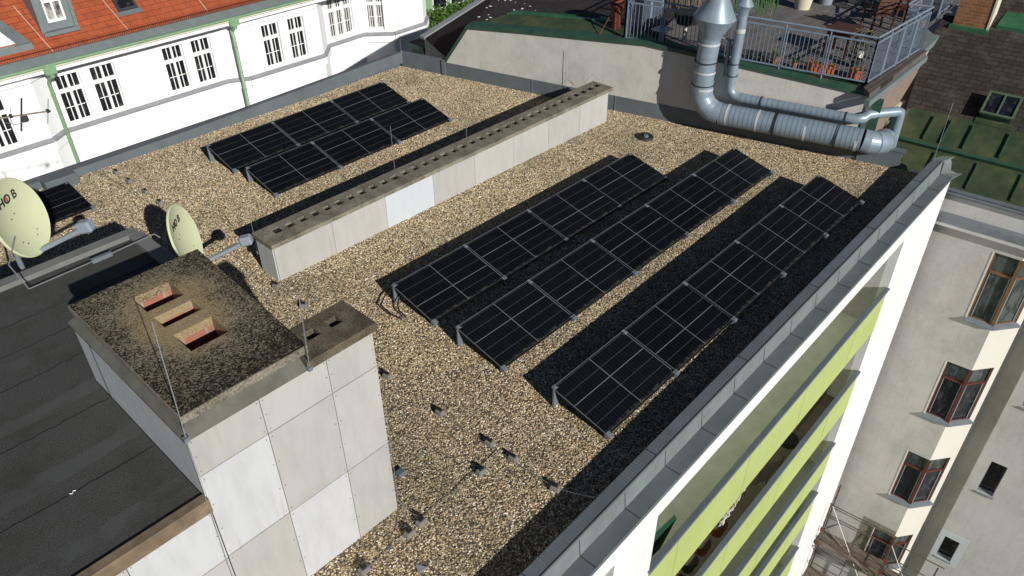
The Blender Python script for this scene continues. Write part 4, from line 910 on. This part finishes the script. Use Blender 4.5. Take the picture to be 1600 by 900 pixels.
def win_flat(fr, x0, x1, z0, z1, mat_, par, y=.05, trans=.72, glass='glass', casement=True):
    q = MB(); fwid = .045; zt = z0+(z1-z0)*trans
    q.box(x0, x0+fwid, y, y+.05, z0, z1); q.box(x1-fwid, x1, y, y+.05, z0, z1); q.box(x0+fwid, x1-fwid, y, y+.05, z1-fwid, z1); q.box(x0+fwid, x1-fwid, y, y+.05, z0, z0+fwid)
    q.box(x0+fwid, x1-fwid, y-.01, y+.05, zt-.035, zt+.035)
    w = q.build('window', mat_, par, fr); 
    q = MB(); q.box(x0+fwid+.02, x0+fwid+.045, y+.002, y+.04, z0+fwid, zt-.035); q.box(x1-fwid-.045, x1-fwid-.02, y+.002, y+.04, z0+fwid, zt-.035); split(q, 'casement', M['reflect_grey'], w, fr)
    MB().box(x0+fwid, x1-fwid, y+.03, y+.035, z0+fwid, zt).build('pane', M[glass], w, fr); MB().box(x0+fwid, x1-fwid, y+.03, y+.035, zt, z1-fwid).build('pane', M['glass_grey'], w, fr)
    return w
mats_ = [M['brown_frame'], M['red_frame'], M['red_frame'], M['red_frame']]
gls = ['glass_grey', 'glass', 'glass', 'glass']
for i, (_, z0, z1) in enumerate(wins):
    w = win_flat(RW, 1.08, AX, z0, z1, mats_[i], tn, glass=gls[i]); win_flat(CF, .02, .66, z0, z1, mats_[i], tn, y=.03, glass=gls[i])
    MB().box(AX-.05, AX+.035, .0, .08, z0, z1).build('corner_mullion', mats_[i], tn, RW)
    q = MB(); q.prism([(1.04, -.11, z0-.04), (AX+.05, -.11, z0-.04), (AX, .06, z0+.02), (1.0, .06, z0+.02)], (0, 0, .03)); q.build('sill', M['sill'], tn, RW)
    q = MB(); q.prism([(-.02, -.11, z0-.04), (.74, -.11, z0-.04), (.68, .04, z0+.02), (0, .04, z0+.02)], (0, 0, .03)); q.build('sill', M['sill'], tn, CF)
    MB().box(1.04, 1.08, -.012, .12, z0, z1).build('reveal_edge', M['plaster_cream'], tn, RW)
MB().grid(.66, AX-.002, -14.6, -12.06, [(1.079, AX+1, -13.9, -12.33)], -.004, .0).build('repair_patch', M['slab'], tn, RW)
for (x0, x1, z0, z1) in ((3.03, 3.44, -9.46, -8.23), (2.88, 3.3, -12.68, -11.72), (3.03, 3.44, -6.1, -4.9)):
    q = MB(); q.box(x0, x0+.03, .60, .64, z0, z1); q.box(x1-.03, x1, .60, .64, z0, z1); q.box(x0+.03, x1-.03, .60, .64, z1-.03, z1); q.box(x0+.03, x1-.03, .60, .64, z0, z0+.03)
    w = q.build('window', M['anthracite'], tn, RW); MB().box(x0+.03, x1-.03, .615, .62, z0+.03, z1-.03).build('pane', M['glass'], w, RW)
    q = MB(); q.prism([(x0-.03, .40, z0-.03), (x1+.03, .40, z0-.03), (x1, .60, z0+.04), (x0, .60, z0+.04)], (0, 0, .02)); q.build('sill', M['sill'], w, RW)
q = MB(); q.grid(2.722, 3.5, -12.85, -11.5, [(2.88, 3.3, -12.68, -11.72)], .44, .45); q.build('white_patch', M['cement_white2'], tn, RW)
# roof: green sheet metal strip, box gutter, dark shingles ; local frame x along the eave, y up the slope
EL = rad(26)
RF = frame(RW @ Vector((0, -.08, -.52)), RW.to_3x3() @ Vector((1, 0, 0)), RW.to_3x3() @ Vector((0, math.cos(EL), math.sin(EL))))
MB().box(-1.97, 8, .02, 1.0, -.03, 0).build('green_sheet', M['green_roof'], tn, RF)
MB().box(-1.97, 8, 1.08, 2.10, .06, .085).build('green_sheet', M['green_roof'], tn, RF)
MB().box(-1.97, 8, 1.0, 1.09, -.02, .10).build('box_gutter', M['greenpaint'], tn, RF)
q = MB()
for x in (-1.35, -.95, -.45, .35, 1.2, 2.2): q.box(x-.012, x+.012, 1.16, 1.95, .085, .14)
for x in (-.95, .0, .95, 1.9): q.box(x-.012, x+.012, .1, .92, 0, .045)
split(q, 'standing_seam', M['greenpaint'], tn, RF)
MB().box(-1.97, 8, -.06, .03, -.05, .012).build('eave_gutter', M['zinc'], tn, RF)
MB().box(-1.97, 8, -.09, .0, -.13, -.055).build('eave_board', M['sill'], tn, RF)
q = MB(); q.prism([(-2.02, 2.08, .075), (8, 2.08, .075), (8, 6.6, .075), (-1.3, 6.6, .075), (-1.3, 5.55, .075), (-2.4, 5.55, .075), (-2.38, 4.1, .075)], (0, 0, .03)); q.build('shingle_roof', M['shingle'], tn, RF)
q = MB(); q.box(-.42, .24, 2.25, 2.92, .06, .26); q.build('hatch_body', M['greenpaint'], tn, RF)
MB().box(-.50, .32, 2.06, 2.26, .08, .10).build('hatch_apron', M['green_roof'], tn, RF)
q = MB(); q.grid(-.46, .28, 2.22, 2.98, [(-.41, -.11, 2.28, 2.92), (-.07, .23, 2.28, 2.92)], .31, .26, 'xy'); w = q.build('roof_window', M['hatch_green'], tn, RF, bevel=.004)
MB().box(-.42, .24, 2.27, 2.93, .265, .28).build('pane', M['glass'], w, RF)
ck = RF @ Vector((-1.68, 5.2, 0))
CK = frame((ck.x, ck.y, 0), RW.to_3x3() @ Vector((1, 0, 0)), RW.to_3x3() @ Vector((0, 1, 0)))
MB().box(-.46, .50, -.16, .5, 1.0, ck.z+.10).build('chimney_base', M['green_fresh'], tn, CK)
chm = MB().box(-.40, .42, 0, .6, ck.z+.10, 5.5).build('chimney', M['brick'], tn, CK); MB().box(.421, .47, -.02, .6, ck.z+.10, 5.5).build('edge_batten', M['clay_cream'], chm, CK)
q = MB(); q.prism([(.62, .1, ck.z+.22), (6, .1, ck.z+.22), (6, 1.9, ck.z+.85), (.75, 1.9, ck.z+.85)], (0, 0, 1.2)); q.build('green_dormer', M['green_fresh'], tn, CK)
MB().box(1.0, 6, 1.6, 1.9, 1, ck.z+1.0).build('dormer_back', M['zinc'], tn, CK)

# ------------------------------------------------------------------ scaffold at the lower right
sca = thing('scaffold', 'tubular scaffold with planks at the foot of the tenement wall', 'scaffold', RW @ Vector((0, -1, -16)))
def rw(x, y, z): return tuple(RW @ Vector((x, y, z)))
def tubes(l, m, nm, r_=.024):
    for a, c in l: MB().tube([rw(*a), rw(*c)], r_, 7).build(nm, m, sca)
tubes([((-.25, -.95, -16), (-.25, -.95, -11.2)), ((-.25, -.25, -16), (-.25, -.25, -11.0)), ((1.7, -.95, -16), (1.7, -.95, -11.9)), ((1.7, -.25, -16), (1.7, -.25, -12.0)), ((3.05, -.95, -16), (3.05, -.95, -12.2)), ((3.05, -.25, -16), (3.05, -.25, -12.4))], M['steel_tube'], 'standard')
tubes([((-.4, -.25, -12.0), (1.8, -.25, -12.0)), ((-.4, -.25, -12.5), (1.8, -.25, -12.5)), ((-.4, -.95, -12.9), (3.2, -.95, -12.9)), ((-.4, -.95, -13.4), (3.2, -.95, -13.4)), ((1.6, -.25, -12.3), (3.2, -.25, -12.3)), ((1.6, -.25, -13.0), (3.2, -.25, -13.0)), ((1.7, -1.0, -13), (1.7, -.2, -13)), ((3.05, -1.0, -12.6), (3.05, -.2, -12.6)), ((-.25, -1.0, -13.2), (-.25, -.2, -13.2)), ((3.05, -.95, -12.9), (4.6, -.95, -12.9)), ((-.25, -.95, -12.3), (1.7, -.95, -13.6))], M['steel_tube'], 'ledger', .018)
tubes([((-.3, -.25, -13.6), (1.8, -.25, -13.6)), ((-.3, -.95, -14.2), (1.8, -.95, -14.2)), ((-.2, -.95, -13.4), (1.7, -.25, -14.6)), ((1.7, -.95, -13.6), (3.05, -.95, -14.8)), ((1.65, -1.0, -12.5), (3.1, -1.0, -12.5)), ((-.25, -.6, -11.3), (-.25, -.25, -11.3)), ((3.05, -.6, -14.0), (4.7, -.6, -14.0)), ((.7, -.95, -14.9), (.7, -.2, -12.6))], M['steel_tube'], 'ledger', .016)
tubes([((-.25, -.3, -12.0), (1.3, -.95, -13.9)), ((1.7, -.3, -12.4), (3.0, -.95, -13.9))], M['bright_tube'], 'brace', .014)
for (x0, x1, y0, z) in ((-.5, 1.75, -.9, -13.3), (1.75, 3.2, -.9, -13.5), (-.5, 3.2, -.9, -15.3)):
    for k in range(2): MB().box(x0, x1, y0+k*.33, y0+k*.33+.3, z, z+.05).build('plank', M['board'], sca, RW)
for x, z in ((-.25, -12.5), (-.25, -13.2), (1.7, -12.4), (3.05, -12.6), (1.7, -13.0)): MB().box(x-.05, x+.05, -1.0, -.9, z-.05, z+.05).build('coupler', M['rust'], sca, RW)
sc2 = thing('scaffold', 'separate short scaffold frame standing further right below the small windows', 'scaffold', RW @ Vector((4, -1, -16)))
for a, c in (((3.75, -1, -16), (3.95, -.9, -11.9)), ((4.3, -1, -16), (4.35, -.9, -12.4)), ((3.95, -.9, -11.95), (4.35, -.9, -12.9)), ((3.75, -1, -12.9), (4.35, -.95, -12.9))): MB().tube([rw(*a), rw(*c)], .022, 7).build('tube', M['steel_tube'], sc2)

# ------------------------------------------------------------------ things on the own balconies
def fac(x, y, z): return tuple(FAC @ Vector((x, y, z)))
gcr = thing('folding_crate', 'dark green open crate leaning in the near end of the top balcony', 'crate', fac(3.0, -.2, -2.9))
Mg = FAC @ Matrix.Translation((3.1, -.2, -2.2)) @ Matrix.Rotation(.2, 4, 'Y') @ Matrix.Rotation(.15, 4, 'X'); q = MB()
for k in range(9): q.box(-.35+k*.085, -.33+k*.085, -.02, .02, -.4, .4)
for k in range(6): q.box(-.35, .36, -.015, .015, -.4+k*.155, -.38+k*.155)
q.build('lattice', M['net_green'], gcr, Mg); MB().box(-.36, .37, .021, .04, -.41, .41).build('back', M['net_green'], gcr, Mg)
for k, (x, s_, lb) in enumerate(((4.75, .17, 'nearest of three dark plant pots on the second balcony'), (5.25, .16, 'middle of three dark plant pots on the second balcony'), (5.85, .18, 'farthest of three dark plant pots, below the twisted branches'))):
    p = fac(x, -.14, -4.85); pot(p[0], p[1], -4.75, s_, .3, M['rust'] if k else M['black'], lb)
br = thing('twisted_branch', 'pale twisted corkscrew branch rising from a pot over the second balcony rail', 'plant', fac(5.85, -.2, -4.5))
for j in range(5):
    x, y, z = 5.8, -.2, -4.5; pts = []; hh = .9 if j < 2 else .6; dxx = R.uniform(.1, .55); dyy = R.uniform(-.3, .05)
    for k in range(14): u = k/13; pts.append(fac(x+dxx*u+.035*math.sin(k*1.9+j), y+dyy*u+.03*math.cos(k*2.3+j), z+hh*u))
    MB().tube(pts, [.016-.010*k/13 for k in range(14)], 5).build('twig', M['branch'], br)
pb = thing('planter_box', 'pair of red brown balcony boxes with dry heather on the second balcony', 'planter', fac(3.95, -.2, -4.75), 'terracotta planter boxes')
for x in (3.65, 4.15): MB().grid(x-.26, x+.24, -.34, -.14, [(x-.24, x+.22, -.32, -.16)], -4.45, -4.68, 'xy').build('box', M['rust'], pb, FAC)
q = MB()
for k in range(260):
    p = Vector((R.uniform(3.4, 4.4), R.uniform(-.34, -.1), -4.5+R.random()*.2)); d_ = Vector((R.gauss(0, .5), R.gauss(0, .5), 1)).normalized()*R.uniform(.04, .1); e = d_.orthogonal().normalized()*.006
    q.poly([p-e, p+e, p+d_])
q.build('heather', M['reed'], pb, FAC)
cr = thing('wire_trellis', 'pale wire trellis basket at the near end of the second balcony', 'trellis', fac(3.0, -.2, -4.6))
q = MB()
for k in range(9): q.bar((2.95+k*.08, -.38+.02*k, -4.2), (2.85+k*.08, -.1, -4.7), .008, .008)
for k in range(6): q.bar((2.9, -.38+k*.055, -4.2-k*.1), (3.6, -.38+k*.055, -4.2-k*.1), .008, .008)
q.build('wires', M['clay_cream'], cr, FAC)
wc = thing('wire_chair', 'black wire garden chair in the middle of the second balcony', 'chair', fac(8, 0, -5.4))
q = MB()
for k in range(9): q.bar((7.6+k*.09, -.33, -4.55), (7.6+k*.09, -.05, -4.95), .009, .009)
for k in range(5): q.bar((7.55, -.33+k*.07, -4.55-k*.1), (8.35, -.33+k*.07, -4.55-k*.1), .009, .009)
q.build('seat', M['black'], wc, FAC); q = MB()
for x in (7.6, 8.3): q.bar((x, -.33, -4.4), (x, -.33, -5.4), .014, .014); q.bar((x, .05, -4.9), (x, .05, -5.4), .014, .014)
q.build('frame', M['black'], wc, FAC)
tr = thing('expanding_trellis', 'brown crossed lattice trellis at the far end of the second balcony', 'trellis', fac(10.6, -.2, -5.4))
q = MB()
for k in range(7): q.bar((9.6+k*.23, -.2, -4.1), (9.95+k*.23, -.05, -5.0), .02, .012); q.bar((9.95+k*.23, -.19, -4.1), (9.6+k*.23, -.06, -5.0), .02, .012)
q.build('slats', M['bark'], tr, FAC)
tag(MB().tube([fac(9.2, -.1, -4.9), fac(9.2, -.1, -4.75)], [.2, .22], 14).build('round_basket', M['black'], smooth=True), 'round black basket beside the brown lattice trellis', 'basket')

# ------------------------------------------------------------------ white house across the court
wh = thing('white_townhouse', 'white rendered town house with red tiled mansard roof and green gutter', 'building', (14, 30, -16))
def plan_wall(poly, z0, z1, m, name, holes_by=None, th_=.25):
    for k in range(len(poly)-1):
        a = Vector((*poly[k], 0)); c = Vector((*poly[k+1], 0)); L_ = (c-a).length; fr = frame(a, c-a, Vector((0, 0, 1)).cross(c-a)); hl = (holes_by or {}).get(k, [])
        MB().grid(0, L_, z0, z1, hl, 0, th_).build(name, m, wh, fr)
    return
poly = [(1.0, 27.75), (7.95, 27.75), (8.45, 28.12), (14.45, 28.12), (15.15, 27.75), (18.5, 27.72), (19.3, 28.55), (21.2, 28.62), (22.15, 27.75), (23.9, 27.8), (24.7, 28.5), (24.8, 34)]
def seg(k): a = Vector((*poly[k], 0)); c = Vector((*poly[k+1], 0)); return frame(a, c-a, Vector((0, 0, 1)).cross(c-a)), (c-a).length
W_ = {0: [(6.3, 7.05), (5.25, 6.0)], 2: [(8.72, 9.48), (9.82, 10.62), (12.30, 13.04), (13.37, 14.10)], 4: [(15.97, 16.70), (17.10, 17.80)], 6: [(19.35, 20.5)], 7: [], 8: [(22.35, 22.95)]}
hb = {}
for k, l in W_.items():
    hb[k] = [(x0-poly[k][0], x1-poly[k][0], -2.18 if k < 6 else -2.12, -.55) for x0, x1 in l]
hb[7] = [(.22, .92, -2.12, -.55)]
hb[6] = [(.18, 1.45, -2.12, -.45)]
hb[8] = []
plan_wall(poly, -16, .02, M['white_wall'], 'wall', hb)
def lwin(fr, x0, x1, z0, z1, n=2, glass='glass', curtain=False):
    q = MB(); y = .09; b_ = .042; zt = z0+(z1-z0)*.69
    q.box(x0, x0+b_, y, y+.06, z0, z1); q.box(x1-b_, x1, y, y+.06, z0, z1); q.box(x0+b_, x1-b_, y, y+.06, z1-b_*.8, z1); q.box(x0+b_, x1-b_, y, y+.06, z0, z0+.10)
    q.box(x0+b_, x1-b_, y-.03, y+.06, zt-.065, zt+.065)
    w = q.build('window', M['white_frame'], wh, fr); wd = (x1-x0-2*b_)/n; q = MB()
    for k in range(1, n): xm = x0+b_+wd*k; q.box(xm-.045, xm+.045, y-.01, y+.06, z0+.08, zt-.065); q.box(xm-.04, xm+.04, y, y+.06, zt+.065, z1-b_*.8)
    q.build('mullion', M['white_frame'], w, fr)
    q = MB(); zm = z0+.08+(zt-z0)*.42
    for k in range(n): xm = x0+b_+wd*(k+.5); q.box(xm-.014, xm+.014, y+.01, y+.05, z0+.08, zt-.065); q.box(xm-.014, xm+.014, y+.01, y+.05, zt+.065, z1-b_*.8); q.box(x0+b_+wd*k+.04, x0+b_+wd*(k+1)-.04, y+.012, y+.048, zm-.012, zm+.012)
    q.build('glazing_bar', M['white_frame'], w, fr)
    MB().box(x0+b_, x1-b_, y+.03, y+.034, z0+.08, z1-b_).build('pane', M[glass], w, fr)
    if curtain:
        q = MB()
        for k in range(n): q.box(x0+b_+wd*k+.03, x0+b_+wd*k+wd*.33, y+.022, y+.028, z0+.1, z1-b_); q.box(x0+b_+wd*(k+.72), x0+b_+wd*(k+1)-.03, y+.022, y+.028, z0+.1, z1-b_)
        split(q, 'curtain', M['plaster_light'], w, fr)
    MB().box(x0-.02, x1+.02, -.03, .09, z0-.03, z0+.012).build('sill', M['white_frame'], w, fr)
gl = iter(['glass', 'glass', 'glass', 'glass', 'glass', 'glass', 'glass', 'glass', 'glass', 'glass', 'glass'])
for k in (0, 2, 4, 6, 7):
    fr, L_ = seg(k)
    for h in hb[k]: lwin(fr, *h, n=3 if k == 6 else 2, glass=next(gl), curtain=k in (6, 7))
for k in range(len(poly)-2):                                       # sill course and mouldings per facet
    fr, L_ = seg(k)
    q = MB(); q.prism([(-.0, -.11, -2.29), (L_, -.11, -2.29), (L_, .0, -2.215), (0, .0, -2.215)], (0, 0, .06)); q.build('sill_course', M['reflect_grey'], wh, fr)
    MB().box(0, L_, -.10, 0, -2.62, -2.36).build('moulding', M['white_wall'], wh, fr); MB().box(0, L_, -.006, 0, -.42, -.405).build('groove', M['reflect_grey'], wh, fr)
    for h in hb.get(k, []):
        for x in (h[0]-.055, h[1]+.055): MB().box(x-.05, x+.05, -.035, 0, -2.2, h[3]+.04).build('architrave', M['white_wall'], wh, fr)
# cornice, gutter, tin strip, snow guard, roof
MB().box(-1, 24.9, 27.50, 28.3, -.16, -.02).build('cornice', M['white_wall'], wh)
MB().box(-1, 24.9, 27.42, 28.3, -.02, .05).build('eave_board', M['clay_cream'], wh)
MB().box(-1, 24.9, 27.36, 27.50, .045, .12).build('gutter', M['gutter_green'], wh, bevel=.02)
EL2 = rad(50)
TF = frame((0, 27.5, .10), (1, 0, 0), (0, math.cos(EL2*.55), math.sin(EL2*.55)))
MB().box(-1, 24.9, 0, .42, -.02, .01).build('tin_strip', M['zinc_light'], wh, TF)
RF2 = frame((0, 27.86, .28), (1, 0, 0), (0, math.cos(EL2), math.sin(EL2)))
MB().box(-1, 24.9, 0, 6, -.03, 0).build('roof', M['red_tile'], wh, RF2)
sg = MB(); x = -1
while x < 24.8: sg.box(x, x+.018, 0, .012, .03, .17); x += .075
sg.box(-1, 24.9, -.004, .02, .03, .045); sg.box(-1, 24.9, -.004, .02, .16, .175); sg.build('snow_guard', M['rust'], wh, frame((0, 27.80, .26), (1, 0, 0), (0, 1, 0)))
# dormer with window (needs to clear px 40-115)
dm = MB(); 
def rfz(y): return .28+(y-27.86)*math.tan(EL2)
q = MB(); q.grid(8.98, 9.88, .80, 2.9, [(9.16, 9.72, 1.02, 2.7)], 28.26, 28.5); q.box(8.88, 8.98, 28.2, 29.9, .72, 2.9); q.box(9.88, 9.98, 28.2, 29.9, .72, 2.9); q.box(8.9, 9.96, 28.1, 28.3, .68, .79)
dmo = q.build('dormer', M['zinc_light'], wh)
q = MB(); q.grid(9.16, 9.72, 1.02, 2.7, [(9.22, 9.41, 1.1, 1.6), (9.47, 9.66, 1.1, 1.6), (9.22, 9.41, 1.68, 2.6), (9.47, 9.66, 1.68, 2.6)], 28.3, 28.36); q.build('dormer_window', M['white_frame'], dmo); MB().box(9.18, 9.7, 28.37, 28.38, 1.04, 2.66).build('pane', M['glass_curtain'], dmo)
# left dormer: large white front with zinc edges
dl = MB().box(5.4, 8.45, 28.02, 28.32, .42, .66).build('dormer', M['zinc_light'], wh)
q = MB(); q.prism([(5.4, 28.2, .66), (8.12, 28.2, .66), (7.15, 28.2, 2.0), (6.8, 28.2, 2.6), (5.4, 28.2, 2.6)], (0, -1.6, 0)); q.build('dormer_front', M['white_wall'], dl, fix=True)
q = MB(); q.prism([(8.12, 28.14, .60), (8.5, 28.14, .60), (7.45, 28.14, 2.05), (7.12, 28.14, 2.05)], (0, -1.7, 0)); q.build('dormer_edge', M['zinc'], dl, fix=True)
# skylight
q = MB(); q.grid(11.35, 12.0, .75, 1.9, [(11.43, 11.92, .83, 1.8)], .08, 0, 'xy'); sk = q.build('skylight', M['anthracite'], wh, RF2); MB().box(11.43, 11.92, .83, 1.8, .03, .04).build('pane', M['glass'], sk, RF2); MB().box(11.3, 12.1, .60, .75, .0, .02).build('apron', M['zinc'], sk, RF2)
for x in (8.9, 11.35, 14.2): MB().bar((x, 27.87, .31), (x-.35, 28.9, 1.56), .012, .012).build('roof_wire', M['clay_cream'], wh)
for (x, dn) in ((8.5, 0), (14.8, 1)):
    q = MB(); q.prism([(x-.17, 27.34, .10), (x+.17, 27.34, .10), (x+.17, 27.56, .10), (x-.17, 27.56, .10)], (0, 0, .28)); dp = q.build('downpipe', M['gutter_green'], wh)
    MB().tube([(x, 27.45, -.15), (x+.02, 27.45, -.28), (x, 27.75, -.42), (x-.02, 27.92 if x < 10 else 27.62, -.6), (x-.02, 27.92 if x < 10 else 27.62, -15)], .06, 12).build('pipe', M['gutter_green'], dp, smooth=True)
    for z in (-1, -2.6): MB().tube([(x-.02, 27.92 if x < 10 else 27.62, z), (x-.02, 27.92 if x < 10 else 27.62, z+.04)], .075, 12).build('bracket', M['gutter_green'], dp)

# ------------------------------------------------------------------ far garden house with hedge
gh = thing('garden_house', 'pale green house with dark windows beyond the hedge', 'house', (33, 37, -16))
MB().box(29.5, 42, 36, 42, -16, -1).build('wall', M['gutter_green'], gh)
for x in (31.6, 33.0, 34.6): w = MB().box(x, x+1.1, 35.9, 36, -5.0, -3.0).build('window', M['white_frame'], gh); MB().box(x+.06, x+1.04, 35.88, 35.9, -4.95, -3.05).build('pane', M['glass'], w)
hg = MB()
for k in range(6500):
    p = Vector((R.uniform(27.5, 36), R.uniform(33.6, 34.6), -6.6+R.random()*2.4)); 
    if R.random() < .5: p.z = max(p.z, -4.9+R.uniform(-.1, .35)+.12*math.sin(p.x*5))
    a = Vector((R.gauss(0, 1), R.gauss(0, 1), R.gauss(0, 1))).normalized()*R.uniform(.05, .1); e = a.orthogonal()*.5
    hg.poly([p-e, p+a, p+e, p-a])
ho = thing('hedge', 'bright green clipped hedge in front of the pale green house', 'hedge', (31, 34, -16)); hg.build('foliage', M['hedge'], ho); MB().box(27.6, 36, 33.8, 34.4, -16, -4.9).build('stems', M['leaf'], ho)
